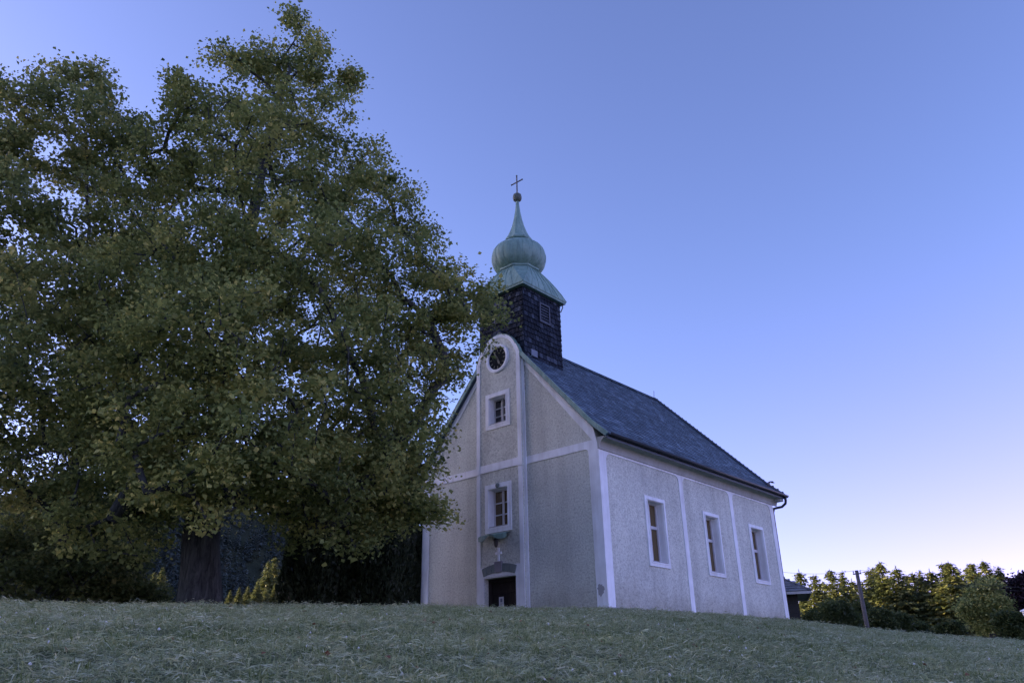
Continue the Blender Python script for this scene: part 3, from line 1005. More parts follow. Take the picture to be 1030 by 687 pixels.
def tree(name, base, leader, puffs, leaf_n, leaf_size, m_leaf, r_trunk, label, cat='tree', group=None, flare=1.55, clus=13.0, csig=.3,
         m_bark=None, leaf_parts=True, seed=1, yellow=.12):
    rng = np.random.default_rng(seed)
    base = np.array(base, float)
    root = empty(name, base)
    tag(root, label, cat, group)
    pos = [np.array(p, float) for p in [base] + [np.array(q, float) for q in leader]]
    # densify leader
    P0 = [pos[0]]; par = [-1]
    for q in pos[1:]:
        a = P0[-1]; ln = np.linalg.norm(q - a); k = max(1, int(ln / .6))
        for i in range(1, k + 1):
            P0.append(a + (q - a) * i / k + rng.normal(size=3) * .05 * (i < k)); par.append(len(P0) - 2)
    nlead = len(P0)
    cnt_leaf = []
    skip_low = 3
    def attach(target, lo=skip_low, steep=.7, jit=.16, lift=.18):
        A = np.array(P0)
        dv = target[None] - A
        dist = np.linalg.norm(dv, axis=1)
        hor = np.hypot(dv[:, 0], dv[:, 1])
        cost = dist + steep * np.maximum(0, .35 * hor - dv[:, 2])
        cost[:lo] += 6
        j = int(np.argmin(cost))
        a = A[j]; ln = dist[j]; k = max(1, int(ln / .45))
        ctrl = (a + target) / 2 + np.array([0, 0, lift * ln]) + rng.normal(size=3) * .08 * ln
        prev = j
        for i in range(1, k + 1):
            t = i / k
            p = a * (1 - t) ** 2 + ctrl * 2 * t * (1 - t) + target * t * t
            if i < k: p = p + rng.normal(size=3) * jit * .3
            P0.append(p); par.append(prev); prev = len(P0) - 1
        return prev
    order = sorted(range(len(puffs)), key=lambda i: np.linalg.norm(np.array(puffs[i][0]) - base))
    centers = []
    for i in order:
        c, r = puffs[i]
        attach(np.array(c, float))
    tips = []
    for i in order:
        c, r = puffs[i]
        c = np.array(c, float)
        n = max(4, int(clus * r * r))
        q = rng.normal(size=(n, 3)); q /= np.linalg.norm(q, axis=1)[:, None]
        q *= (rng.uniform(size=n) ** (1 / 2.4))[:, None]
        q *= np.array([1.0, 1.0, .82]) * r * 1.02
        for p in q:
            j = attach(c + p, steep=.3, lift=.06, jit=.2)
            tips.append(j); centers.append(c + p)
    A = np.array(P0); par = np.array(par)
    w_ = np.zeros(len(A)); w_[tips] += 1
    for i in range(len(A) - 1, 0, -1): w_[par[i]] += w_[i]
    rad = r_trunk * (np.maximum(w_, .6) / w_[0]) ** .52
    rad = np.maximum(rad, .012)
    # wood: frusta per segment
    keep = [i for i in range(nlead, len(A))]
    m = MB()
    pts = [A[i] for i in range(nlead)]
    rl = []
    for i in range(nlead):
        h = A[i][2] - base[2]
        rl.append(rad[i] * (1 + (flare - 1) * math.exp(-max(h, 0) / .9)))
    # trunk with fluted flare
    n = 18
    vv = []; ff = []
    for i, p in enumerate(pts):
        h = max(p[2] - base[2], 0)
        for k in range(n):
            a = 2 * math.pi * k / n
            q = rl[i] * (1 + .16 * math.exp(-h / 1.6) * math.sin(5 * a + .6) + .06 * math.sin(3 * a + h * .7))
            vv.append((p[0] + q * math.cos(a), p[1] + q * math.sin(a), p[2]))
    for i in range(nlead - 1):
        for k in range(n): ff.append((i * n + k, i * n + (k + 1) % n, (i + 1) * n + (k + 1) % n, (i + 1) * n + k))
    vv = [tuple(np.array(v) - base) for v in vv]
    m.add(vv, ff)
    a_ = A[par[keep]]; b_ = A[keep]; ra = np.minimum(rad[par[keep]], rad[keep] * 1.35); rb = rad[keep]
    d = b_ - a_; ln = np.linalg.norm(d, axis=1); d /= ln[:, None] + 1e-9
    ref = np.tile(np.array([.13, .27, 1.0]), (len(d), 1)); ref[np.abs(d[:, 2]) > .9] = (1, .1, .2)
    s1 = np.cross(d, ref); s1 /= np.linalg.norm(s1, axis=1)[:, None]; s2 = np.cross(d, s1)
    ns = 6; ring = []
    for P_, r_ in ((a_ - d * ra[:, None] * .25, ra), (b_ + d * rb[:, None] * .25, rb)):
        for k in range(ns):
            an = 2 * math.pi * k / ns
            ring.append(P_ + (s1 * math.cos(an) + s2 * math.sin(an)) * r_[:, None])
    V = np.stack(ring, 1).reshape(-1, 3) - base
    nb = len(d); off = np.arange(nb)[:, None, None] * 12
    fq = np.array([[k, (k + 1) % ns, ns + (k + 1) % ns, ns + k] for k in range(ns)])[None]
    FQ = (fq + off).reshape(-1)
    tv = np.array(m.v); tf = np.array(m.f).ravel()
    me = np_mesh('trunk', np.concatenate([tv, V]), np.concatenate([tf, FQ + len(tv)]), 4, True)
    link('trunk', me, m_bark or M_bark, root)
    # leaves
    C = np.array(centers)
    per = max(4, int(leaf_n / len(C)))
    idx = np.repeat(np.arange(len(C)), rng.poisson(per, len(C)))
    cl = rng.normal(size=(len(idx), 3)) * np.array([csig, csig, csig * .62])
    pts_ = C[idx] + cl
    V, Fi = leaf_quads(pts_, leaf_size, rng=rng)
    cl_t = rng.normal(.45, .13, len(C))[idx]
    tint = np.clip(cl_t + rng.normal(0, .12, len(idx)), 0, .8)
    ye = rng.uniform(size=len(idx)) < yellow * (cl_t > .45)
    tint[ye] = rng.uniform(.75, 1.0, ye.sum())
    me = np_mesh('crown', V - base, Fi, 4, False, tint)
    link('crown', me, m_leaf, root)
    return root


def puffs_px(lst, hd):
    return [(at(u, v, hd + o), r) for u, v, o, r in lst]


# ------------------------------------------------------------------ the big linden
bl = at(203, 606, 22.0); bl[2] = gz(bl[0], bl[1]) - .1
lead = [at(203, 575, 22.0), at(203, 545, 22), at(208, 500, 22.1), at(216, 440, 22.2), at(226, 370, 22.3), at(240, 290, 22.4), at(258, 200, 22.4), at(275, 120, 22.3), at(292, 70, 22.2)]
lin = [(303, 30, 0, .95), (285, 58, .6, 1.1), (312, 62, -.5, 1.0), (248, 68, .5, 1.2), (230, 58, 0, .8), (338, 98, .4, 1.0), (344, 80, 0, .6), (205, 95, -1, 1.4), (183, 108, 0, 1.1), (272, 120, 1.5, 1.8), (312, 125, -1.5, 1.5),
       (165, 150, .5, 1.3), (350, 170, 1.2, 1.5), (382, 185, 0, 1.15), (398, 225, .4, 1.2), (330, 205, -2, 1.8), (235, 165, -1.8, 1.9), (280, 190, 2.5, 2.0), (195, 190, 1.8, 1.9),
       (425, 262, .5, 1.2), (455, 290, -.5, 1.25), (405, 300, -1.6, 1.6), (472, 322, -1, 1.0), (478, 300, -.6, .7), (440, 345, -1.5, 1.5), (400, 370, 1.5, 1.8), (446, 380, -1.2, .9), (420, 425, -1.4, 1.15), (350, 285, 2.2, 2.0),
       (300, 270, -3.2, 2.1), (235, 270, 2.8, 2.1), (250, 250, -4, 1.9), (180, 265, -2.5, 2.0), (150, 230, 1, 1.8), (345, 350, -3.6, 2.0), (290, 350, 3.2, 2.1), (215, 345, -4.5, 2.0), (160, 340, -3, 1.9), (130, 300, .5, 1.9),
       (375, 430, -3, 1.9), (393, 465, -2, 1.3), (424, 468, -2.2, .6), (405, 505, -2.4, .7), (438, 514, -2.6, .3), (325, 440, 2.5, 2.0), (290, 430, -4.6, 2.0), (235, 425, 3.4, 2.0), (240, 430, -5, 1.9), (185, 420, -4, 2.0), (150, 410, 1.5, 1.9), (115, 390, -1.5, 1.8),
       (365, 488, -2.2, 1.4), (325, 496, -3.2, 1.35), (300, 480, 1.5, 1.7), (345, 522, -2.6, 1.0), (310, 528, -2.6, .8), (275, 468, -4.4, 1.3), (180, 480, -4.2, 1.5), (140, 475, -2, 1.7), (105, 455, 1, 1.7), (155, 512, 0, 1.1), (115, 520, -1, 1.4), (222, 468, 4, 1.4), (250, 502, 2.5, .7), (272, 505, 1.8, .75), (388, 520, -1.8, .9),
       (140, 175, 2.5, 1.4), (375, 255, -2.5, 1.5)]
tree('linden_tree', bl, lead, puffs_px(lin, 22.0), 215000, .10, M_leafA, .44,
     'large spreading broadleaf tree with thick dark trunk left of the church facade', clus=7.6, csig=.25, seed=5, yellow=.10, flare=1.32)

# ------------------------------------------------------------------ second tree at the left edge
b2 = at(62, 606, 25.5); b2[2] = gz(b2[0], b2[1]) - .1
lead2 = [at(64, 560, 25.5), at(72, 480, 25.4), at(85, 400, 25.3), at(92, 320, 25.2), at(90, 230, 25.1), at(85, 140, 25)]
ash = [(88, 85, 0, 1.0), (65, 82, .5, .9), (108, 108, 0, 1.0), (50, 108, -.5, 1.2), (25, 112, .6, 1.2), (128, 130, 0, .9), (85, 130, -1.4, 1.5), (6, 150, .5, 1.3), (-4, 88, .2, .75), (45, 165, 1.5, 1.8), (110, 180, 1, 1.7), (15, 215, -1.5, 1.9), (70, 225, -2.2, 1.9), (125, 250, 2, 1.7),
       (-40, 160, 0, 1.8), (-50, 260, 1, 2.2), (20, 290, 2, 2.1), (80, 305, 2.5, 2.0), (55, 310, -3, 2.0), (-10, 350, -1, 2.1), (110, 360, 1.5, 1.8), (30, 380, -3, 1.9), (75, 400, 2.5, 1.9), (-50, 400, 1, 2.2), (15, 445, 1, 1.8), (60, 455, -2.6, 1.7), (95, 470, 2, 1.6), (-30, 480, -1, 1.9), (30, 510, 1.5, 1.5), (100, 330, -3, 1.6), (-70, 330, 0, 2.2)]
tree('ash_tree', b2, lead2, puffs_px(ash, 25.0), 95000, .108, M_leafB, .15,
     'broadleaf tree at the left edge of the picture with slimmer trunk and lower rounded top', clus=6.6, csig=.26, seed=9, flare=1.25, yellow=.08)

# undergrowth at lower left, each a shrub of its own
UG = [((22, 566), 24.6, 1.6, 'dark shrub at the far left edge below the slimmer tree'),
      ((88, 578), 25.2, 1.35, 'dark low shrub between the two broadleaf trunks, left one'),
      ((130, 585), 26.0, 1.05, 'dark low shrub just left of the thick trunk')]
for i, ((u, v), hd, r, lb) in enumerate(UG):
    c = at(u, v, hd); g0 = gz(c[0], c[1])
    bs = np.array([c[0], c[1], g0])
    pf_ = []
    rg = np.random.default_rng(40 + i)
    for k in range(7):
        pf_.append((c + np.array([rg.normal(0, r * .55), rg.normal(0, r * .45), rg.uniform(-.9, .5) * r]), r * rg.uniform(.5, .75)))
    tree('shrub', bs, [bs + np.array([0, 0, .5]), bs + np.array([0, 0, 1.0])], pf_, 9000, .1, M_leafD, .07, lb, 'shrub', seed=50 + i, clus=12, csig=.22, yellow=.1, flare=1.1)
for i, (u, hd, ln) in enumerate(((57, 28.0, 520), (78, 28.6, 515), (112, 29, 520))):
    p = at(u - 6, 606, hd); p[2] = gz(p[0], p[1]); q = at(u + 6, ln, hd)
    lb = ['slim sapling with leaning grey stem, leftmost behind the slimmer tree', 'slim sapling with upright dark stem, middle of three under the trees', 'slim sapling with thin stem nearest the thick trunk'][i]
    rg = np.random.default_rng(70 + i)
    pf_ = [(q + rg.normal(size=3) * np.array([.7, .7, .5]) + np.array([0, 0, -.1]), .75) for k in range(5)]
    tree('sapling', p, [p + (q - p) * .35, p + (q - p) * .7, q], pf_, 5000, .1, M_leafD, .09, lb, 'tree', seed=80 + i, clus=12, csig=.22, flare=1.1)


# ------------------------------------------------------------------ thuja columns between the linden and the church
def thuja_mesh(h, r, seed):
    rg = np.random.default_rng(seed)
    n = int(22000 * h * r / 5)
    t = rg.uniform(0, 1, n) ** .9
    a = rg.uniform(0, 2 * math.pi, n)
    lump = 1 + .12 * np.sin(3 * a + 9 * t) + .08 * np.sin(7 * a - 14 * t) + .07 * np.sin(11 * a + 31 * t)
    env = np.interp(t, [0, .06, .25, .6, .85, 1], [.75, .95, 1.0, .85, .5, .04])
    rad = r * env * lump * (1 - np.abs(rg.normal(0, .1, n)))
    c = np.stack([rad * np.cos(a), rad * np.sin(a), t * h], 1)
    # upright flattened sprays facing outwards
    d = np.stack([.45 * np.cos(a), .45 * np.sin(a), np.ones(n)], 1) + rg.normal(0, .3, (n, 3))
    d /= np.linalg.norm(d, axis=1)[:, None]
    sdir = np.cross(d, rg.normal(size=(n, 3))); sdir /= np.linalg.norm(sdir, axis=1)[:, None]
    sz = rg.uniform(.07, .17, n)[:, None]
    V = np.stack([c - d * sz * .5, c + sdir * sz * .28, c + d * sz * .6, c - sdir * sz * .28], 1).reshape(-1, 3)
    return np_mesh('crown', V, np.arange(4 * n), 4, False, np.clip(rg.normal(.45, .2, n), 0, 1))


TH_ = [(311, 26.0, 6.2, .85, 'columnar dark conifer farthest from the church, leftmost of the row'),
       (337, 26.6, 6.6, .85, 'columnar dark conifer second from the left in the row beside the church'),
       (375, 26.2, 6.4, 1.0, 'columnar dark conifer with broad base, third in the row beside the church'),
       (391, 27.6, 7.0, .8, 'columnar dark conifer half hidden behind its broad neighbour'),
       (411, 30.2, 7.4, .55, 'columnar dark conifer standing right against the church corner')]
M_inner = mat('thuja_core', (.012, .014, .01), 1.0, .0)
for i, (u, hd, h, r, lb) in enumerate(TH_):
    p = at(u, 605, hd); p[2] = gz(p[0], p[1]) - .05
    root = empty('thuja', p); tag(root, lb, 'conifer', 'columnar conifers beside the church')
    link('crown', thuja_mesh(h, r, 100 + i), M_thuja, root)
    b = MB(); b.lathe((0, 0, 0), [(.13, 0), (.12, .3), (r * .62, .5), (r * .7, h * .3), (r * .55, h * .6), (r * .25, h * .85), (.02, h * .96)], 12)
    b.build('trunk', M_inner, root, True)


# ------------------------------------------------------------------ far spruces on the right
def spruce_mesh(seed, h=18.0, rbase=3.4):
    rg = np.random.default_rng(seed)
    V = []; T = []
    ntier = 46
    for i in range(ntier):
        t = (i + rg.uniform(-.3, .3)) / ntier
        t = min(max(t, .0), .985)
        z = .6 + (h - .8) * t
        L_ = rbase * (1 - t) ** .88 + .1
        nb = int(9 + 7 * (1 - t))
        ph = rg.uniform(0, 6.28)
        for k in range(nb):
            a = ph + 2 * math.pi * k / nb + rg.normal(0, .18)
            ln = L_ * rg.uniform(.62, 1.16)
            ns = max(3, int(ln / .26))
            tn = rg.normal(.5, .16)
            zb = z + rg.normal(0, .13)
            for j in range(ns):
                f = (j + .6) / ns
                rr_ = ln * f
                zz = zb - .38 * rr_ + .13 * rr_ * rr_ / max(ln, .4) + rg.normal(0, .06)
                c = np.array([rr_ * math.cos(a), rr_ * math.sin(a), zz])
                for q in range(5):
                    sd = a + rg.normal(0, .65)
                    d = np.array([math.cos(sd), math.sin(sd), rg.uniform(-.85, .05)])
                    d /= np.linalg.norm(d)
                    sv = np.cross(d, np.array([0, 0, 1.0]) + rg.normal(0, .55, 3)); sv /= np.linalg.norm(sv) + 1e-6
                    sz = (.2 + .5 * (1 - t) ** .6) * rg.uniform(.7, 1.2)
                    cc = c + rg.normal(0, 1, 3) * np.array([.14, .14, .06])
                    V += [cc - d * sz * .3, cc + sv * sz * .3, cc + d * sz * .75, cc - sv * sz * .3]
                    T.append(np.clip(tn + rg.normal(0, .12), 0, 1))
    # leader tip
    for q in range(16):
        zz = h - .05 - q * .1
        a = rg.uniform(0, 6.28); d = np.array([math.cos(a) * .6, math.sin(a) * .6, .6]); sv = np.cross(d, [0, 0, 1.0])
        c = np.array([0, 0, zz]); sz = .1 + q * .035
        V += [c, c + d * sz * .5 + sv * sz * .3, c + d * sz, c + d * sz * .5 - sv * sz * .3]; T.append(.5)
    V = np.array(V)
    crown = np_mesh('crown', V, np.arange(len(V)), 4, False, T)
    b = MB(); b.lathe((0, 0, 0), [(.32, -1.0), (.26, .5), (.15, h * .5), (.03, h * .99)], 8)
    return crown, b


protos = []
for i in range(4):
    cm, tb = spruce_mesh(200 + i, 18.0, 5.4 + .6 * (i % 3))
    root = empty('spruce_tree', (0, 0, 0))
    link('crown', cm, M_spruce, root)
    tb.build('trunk', M_bark, root)
    protos.append([root, False])


def copy_thing(root):
    r = root.copy(); COL.objects.link(r)
    for ch in root.children:
        c = ch.copy(); COL.objects.link(c); c.parent = r
    return r


# (u of the tip, v of the tip, distance, label)
SP = [(803, 571, 104, 'spruce directly above the hut roof, its lit tip beside the church end'),
      (818, 577, 102, 'small dark spruce right of the hut roof'),
      (834, 571, 108, 'spruce with lit left side standing between the hut and the utility pole'),
      (846, 574, 112, 'slim spruce rising just left of the utility pole top'),
      (856, 580, 115, 'low spruce whose tip sits at the utility pole, left side'),
      (873, 572, 116, 'thin spruce directly right of the utility pole top'),
      (884, 563, 112, 'tallest broad sunlit spruce right of the utility pole'),
      (877, 570, 120, 'spruce tucked behind the tallest spruce right of the pole'),
      (900, 567, 110, 'dark pointed spruce right of the broad sunlit one'),
      (911, 577, 122, 'faint slim spruce in the dip of the treeline'),
      (917, 574, 118, 'first of two thin pointed spruces in the middle of the treeline'),
      (924, 573, 112, 'second of two thin pointed spruces in the middle of the treeline'),
      (934, 570, 110, 'sunlit spruce with lit flank left of the widest golden pair'),
      (947, 565, 114, 'left tree of the widest golden pair of spruces'),
      (953, 563, 108, 'right tree of the widest golden pair of spruces, brightest lit'),
      (962, 572, 118, 'shorter spruce leaning into the right flank of the golden pair'),
      (972, 566, 120, 'spruce with double dark tip between the golden pair and the tall right spruce'),
      (976, 565, 116, 'right-hand tip of the double-tipped dark spruces'),
      (988, 562, 112, 'tall golden spruce above the round broadleaf tree at right'),
      (1003, 569, 110, 'golden spruce right of the tallest one, next to the purple tree'),
      (1016, 579, 116, 'low spruce seen over the purple-leaved tree'),
      (1040, 570, 112, 'spruce at the right picture edge behind the purple-leaved tree'),
      (827, 583, 128, 'low back-row spruce filling the dip between the hut and the pole'),
      (865, 583, 130, 'low back-row spruce exactly behind the utility pole'),
      (892, 577, 130, 'back-row spruce filling the dip right of the broad sunlit spruce'),
      (906, 586, 128, 'low back-row spruce behind the bare pale tree'),
      (929, 582, 130, 'back-row spruce between the thin pair and the sunlit flank spruce'),
      (941, 579, 128, 'back-row spruce just left of the golden pair'),
      (967, 580, 130, 'back-row spruce right of the golden pair'),
      (982, 575, 128, 'back-row spruce left of the tall golden spruce'),
      (996, 573, 128, 'back-row spruce right of the tall golden spruce')]
for i, (u, v, hd, lb) in enumerate(SP):
    tip = at(u, v, hd)
    g0 = gz(tip[0], tip[1]) - .4
    pr = protos[i % 4]
    r = pr[0] if not pr[1] else copy_thing(pr[0])
    pr[1] = True
    h = tip[2] - g0
    r.location = (tip[0], tip[1], g0)
    k = h / 18.0
    wk = k * random.uniform(1.1, 1.45)
    r.scale = (wk, wk, k)
    r.rotation_euler = (0, 0, random.uniform(0, 6.28))
    tag(r, lb, 'spruce', 'spruces in the treeline beyond the meadow')


# broadleaf trees and bushes on the right
def broad(name, u, v, hd, r_px, nn, lsize, m_leaf, label, cat, seed, zs=.9, r_tr=.2, leaves=14000, leafsig=.4):
    c = at(u, v, hd)
    depth = np.dot(c - CAM, FWD); r = r_px * depth / FPX
    g0 = gz(c[0], c[1])
    bs = np.array([c[0], c[1], g0 - .2])
    rg = np.random.default_rng(seed)
    pf_ = []
    for k in range(nn):
        q = rg.normal(size=3); q /= np.linalg.norm(q); q *= rg.uniform(.35, .75) * r; q[2] *= zs
        pf_.append((c + q, r * rg.uniform(.33, .5)))
    lead_ = [bs + (c - bs) * .4, bs + (c - bs) * .8, c + np.array([0, 0, r * .3])]
    tree(name, bs, lead_, pf_, leaves, lsize, m_leaf, r_tr, label, cat, seed=seed, clus=16 / max(r * .4, .8) ** 1.0, csig=leafsig, yellow=.06, flare=1.2)


broad('hazel_bush', 842, 622, 62, 20, 12, .16, M_bush, 'round green bush left of the utility pole', 'bush', 301, .8, .12, 16000, .28)
broad('hazel_bush', 866, 620, 70, 12, 9, .16, M_bush, 'green bush just behind the utility pole', 'bush', 302, .9, .12, 9000, .3)
broad('hazel_bush', 889, 626, 66, 14, 9, .16, M_bush, 'dark green bush right of the utility pole', 'bush', 303, .8, .12, 9000, .3)
broad('hazel_bush', 905, 626, 68, 11, 6, .16, M_bush, 'small pale bush at the meadow edge below the bare tree', 'bush', 304, .8, .1, 5000, .25)
broad('broadleaf_tree', 992, 614, 80, 24, 16, .2, M_leafB, 'round broadleaf tree in front of the golden spruces at right', 'tree', 305, 1.05, .25, 24000, .38)
broad('purple_tree', 1036, 598, 84, 23, 16, .22, M_purple, 'dark purple-leaved tree at the right picture edge', 'tree', 306, .95, .25, 24000, .4)
broad('hazel_bush', 1018, 628, 74, 17, 9, .18, M_bush, 'dark green bush below the purple-leaved tree', 'bush', 307, .8, .12, 9000, .3)
broad('hazel_bush', 955, 636, 90, 11, 9, .2, M_bush, 'shaded low bush at the foot of the golden spruces', 'bush', 308, .7, .12, 8000, .3)
broad('hazel_bush', 925, 635, 92, 11, 9, .2, M_bush, 'shaded low bush between the bare tree and the golden spruces', 'bush', 309, .7, .12, 8000, .3)
broad('hazel_bush', 820, 625, 84, 11, 9, .2, M_bush, 'dark bush close beside the hut', 'bush', 310, .8, .12, 8000, .3)

# bare pale tree
p = at(905, 632, 78); p[2] = gz(p[0], p[1])
bt = empty('bare_tree', p); tag(bt, 'leafless pale grey tree among the bushes right of the utility pole', 'tree')
b = MB(); rg = np.random.default_rng(77)
top_ = at(896, 600, 78)
b.tube([(0, 0, 0), tuple((top_ - p) * np.array([.5, .5, .45])), tuple((top_ - p) * np.array([.7, .7, .7]))], [.16, .12, .07], 7)
for k in range(16):
    s0 = (top_ - p) * rg.uniform(.3, .75); d = rg.normal(size=3); d[2] = abs(d[2]) * .8 + .3; d /= np.linalg.norm(d); ln = rg.uniform(1.0, 2.2)
    m1 = s0 + d * ln * .5 + rg.normal(0, .1, 3); e1 = s0 + d * ln + np.array([0, 0, .25])
    b.tube([s0, m1, e1], [.06, .04, .015], 5)
    for j in range(3):
        d2 = d + rg.normal(0, .5, 3); d2 /= np.linalg.norm(d2); b.tube([m1, m1 + d2 * ln * .45], [.03, .01], 4)
b.build('trunk', mat_bark('pale_bark', (.16, .15, .15), (.3, .29, .29)), bt)

# ------------------------------------------------------------------ hut behind the church
hc = at(815.5, 593.5, 50)
ze = hc[2]
e_ = 2.6
HR = math.atan2(CAM[0] - hc[0], hc[1] - CAM[1]) + R(3)
hx = hc[0] - (math.cos(HR) * e_ + math.sin(HR) * e_)
hy = hc[1] - (math.sin(HR) * e_ - math.cos(HR) * e_)
hut = empty('hut', (hx, hy, gz(hx, hy)), HR)
tag(hut, 'low dark timber hut with grey shingle hip roof behind the church end', 'hut')
ox, oy, oz = hut.location
b = MB()
zw = ze - oz
n_pl = 9
for i in range(n_pl):
    z0 = -1.2 + (zw + 1.15) * i / n_pl; z1 = -1.2 + (zw + 1.15) * (i + 1) / n_pl - .012
    k = .012 * (i % 2)
    b.box(-e_ + .75, e_ - .75 + k, -e_ + .75 - k, e_ - .75, z0, z1)
b.build('wall', M_hutwood, hut)
ap = 1.65
b = MB()
cs = [(-1, -1), (1, -1), (1, 1), (-1, 1)]
b.add([(sx * e_, sy * e_, zw - .02) for sx, sy in cs] + [(0, 0, zw + ap - .03)], [(0, 1, 4), (1, 2, 4), (2, 3, 4), (3, 0, 4), (3, 2, 1, 0)], .2)
hroof = b.build('roof', M_hutroof, hut)
tl = MB()
sl_ = math.hypot(e_, ap)
for nn0, al0 in (((0, -1), (1, 0)), ((1, 0), (0, 1)), ((0, 1), (-1, 0)), ((-1, 0), (0, -1))):
    def fn(i, nn0=nn0, al0=al0):
        k = i * .3 / sl_
        if k > .97: return None
        h_ = e_ * (1 - k)
        c_ = np.array([nn0[0] * h_, nn0[1] * h_, zw + ap * k]); al_ = np.array([al0[0], al0[1], 0.0])
        up = np.array([-nn0[0] * e_ / sl_, -nn0[1] * e_ / sl_, ap / sl_]); nn = np.array([nn0[0] * ap / sl_, nn0[1] * ap / sl_, e_ / sl_])
        return (c_ - al_ * h_, c_ + al_ * h_, up, nn, .3)
    tile_rows(tl, fn, 20, .3, .05, 1.2, .02)
tl.build('shingles', M_hutroof, hroof, recalc=False)
b = MB()
for (xa, ya, xb, yb) in ((-e_, -e_, e_, -e_), (e_, -e_, e_, e_), (e_, e_, -e_, e_), (-e_, e_, -e_, -e_)):
    b.bar((xa, ya, zw - .09), (xb, yb, zw - .09), .05, .14)
b.build('fascia', M_plinth, hut)

# ------------------------------------------------------------------ utility poles and wires
pt = at(861.5, 573.5, 60)
pg = gz(pt[0], pt[1])
pole = empty('utility_pole', (pt[0], pt[1], pg))
tag(pole, 'weathered wooden utility pole carrying thin wires between the bushes', 'utility pole')
b = MB(); hpl = pt[2] - pg
b.tube([(0, 0, -.6), (0, 0, hpl * .5), (0, 0, hpl)], [.17, .145, .115], 12); b.build('shaft', M_pole, pole, True)
b = MB(); b.bar((-.28, 0, hpl - .22), (.28, 0, hpl - .22), .06, .08); b.build('crossarm', M_pole, pole)
M_ins = mat('porcelain', (.5, .5, .5), .3, .5)
for sx in (-.23, .23):
    b = MB(); b.lathe((sx, 0, hpl - .17), [(.02, 0), (.045, .04), (.03, .08), (.05, .11), (.02, .17)], 10); b.build('insulator', M_ins, pole)
other = copy_thing(pole); 
far = at(1150, 596, 75); other.location = (far[0], far[1], far[2] - hpl)
tag(other, 'weathered wooden utility pole carrying thin wires beyond the right picture edge', 'utility pole')
def wire(name, a, c, sag, label):
    q = MB(); n_ = 24
    a = np.array(a); c = np.array(c)
    q.tube([tuple(a + (c - a) * i / n_ - np.array([0, 0, sag * 4 * (i / n_) * (1 - i / n_)])) for i in range(n_ + 1)], .009, 5)
    tag(q.build(name, M_iron), label, 'wire', 'overhead wires')
ptop = np.array([pt[0], pt[1], pt[2]])
wire('overhead_wire', ptop + np.array([.23, 0, .0]), (far[0] + .23, far[1], far[2]), .35, 'thin overhead wire running right from the utility pole, outer side')
wire('overhead_wire', ptop + np.array([-.23, 0, .0]), (far[0] - .23, far[1], far[2]), .5, 'thin overhead wire running right from the utility pole, lower sag')
wire('overhead_wire', ptop + np.array([-.23, 0, .0]), (hut.location.x, hut.location.y, oz + zw + ap), .25, 'thin overhead wire running left from the utility pole to the hut roof')

# white lantern at the right edge
lp = at(1029.5, 616, 58)
lg = gz(lp[0], lp[1])
lamp = empty('street_lantern', (lp[0] + .12, lp[1], lg)); tag(lamp, 'small white street lantern cut by the right picture edge below the purple tree', 'lantern')
hl = lp[2] - lg + .15
b = MB(); b.tube([(0, 0, -.3), (0, 0, hl - .5)], [.05, .04], 8); b.build('post', M_iron, lamp)
M_lampw = mat('white_lamp_enamel', (.75, .75, .76), .4, .5)
b = MB(); b.lathe((0, 0, hl - .52), [(.11, 0), (.2, .42), (.3, .44), (.27, .5), (.08, .58)], 6); b.build('lamp_head', M_lampw, lamp)

# ------------------------------------------------------------------ far hillside wood on the left
rg = np.random.default_rng(5)
V = []; T = []
def small_conifer(p, h, r, tint, nq=5):
    n = 46
    t = rg.uniform(0, 1, n) ** 1.1
    a = rg.uniform(0, 6.28, n)
    rad = r * (1 - t) * rg.uniform(.45, 1.0, n)
    c = np.stack([rad * np.cos(a), rad * np.sin(a), h * (.06 + .9 * t)], 1) + p
    d = np.stack([np.cos(a), np.sin(a), np.full(n, -.55)], 1) + rg.normal(0, .2, (n, 3))
    sv = np.stack([-np.sin(a), np.cos(a), rg.normal(0, .3, n)], 1)
    sz = (h * .13 * (1.15 - t * .7))[:, None]
    q = np.stack([c - d * sz * .45, c + sv * sz * .5, c + d * sz * .7, c - sv * sz * .5], 1).reshape(-1, 3)
    V.append(q); T.append(np.clip(tint + rg.normal(0, .1, n), 0, 1))
for i in range(4600):
    s = rg.uniform(450, 1700); t = rg.uniform(-560, -260)
    p = hill_pt(s, t)
    small_conifer(p, rg.uniform(12, 22), rg.uniform(2.4, 3.8), rg.normal(.4, .12))
V = np.concatenate(V); T = np.concatenate(T)
wood = link('hillside_forest', np_mesh('hillside_forest', V, np.arange(len(V)), 4, False, T), M_hillwood)
tag(wood, 'dark bluish conifer forest covering the far hillside behind the big tree', 'forest', kind='stuff')
# nearer sunlit conifers in the gap by the trunk
LT = [(156, 574, 240, 'sunlit golden conifer seen just left of the thick trunk'), (164, 570, 250, 'paler sunlit conifer touching the left side of the thick trunk'), (147, 580, 240, 'short sunlit conifer farther left of the thick trunk'),
      (241, 590, 240, 'low sunlit tree top right of the thick trunk base'), (250, 588, 245, 'sunlit low tree in the gap under the big tree, left of its bright neighbours'), (260, 583, 240, 'sunlit low tree in the middle of the gap under the big tree'),
      (268, 590, 250, 'sunlit low tree right of the middle in the gap under the big tree'), (277, 586, 242, 'tallest sunlit low tree beside the leftmost columnar conifer'), (271, 562, 290, 'slim pinkish-lit conifer standing on the blue slope'), (277, 560, 295, 'second slim pinkish-lit conifer on the blue slope, right one'),
      (290, 588, 252, 'sunlit tree half hidden by the leftmost columnar conifer'), (232, 593, 252, 'small sunlit tree right against the thick trunk')]
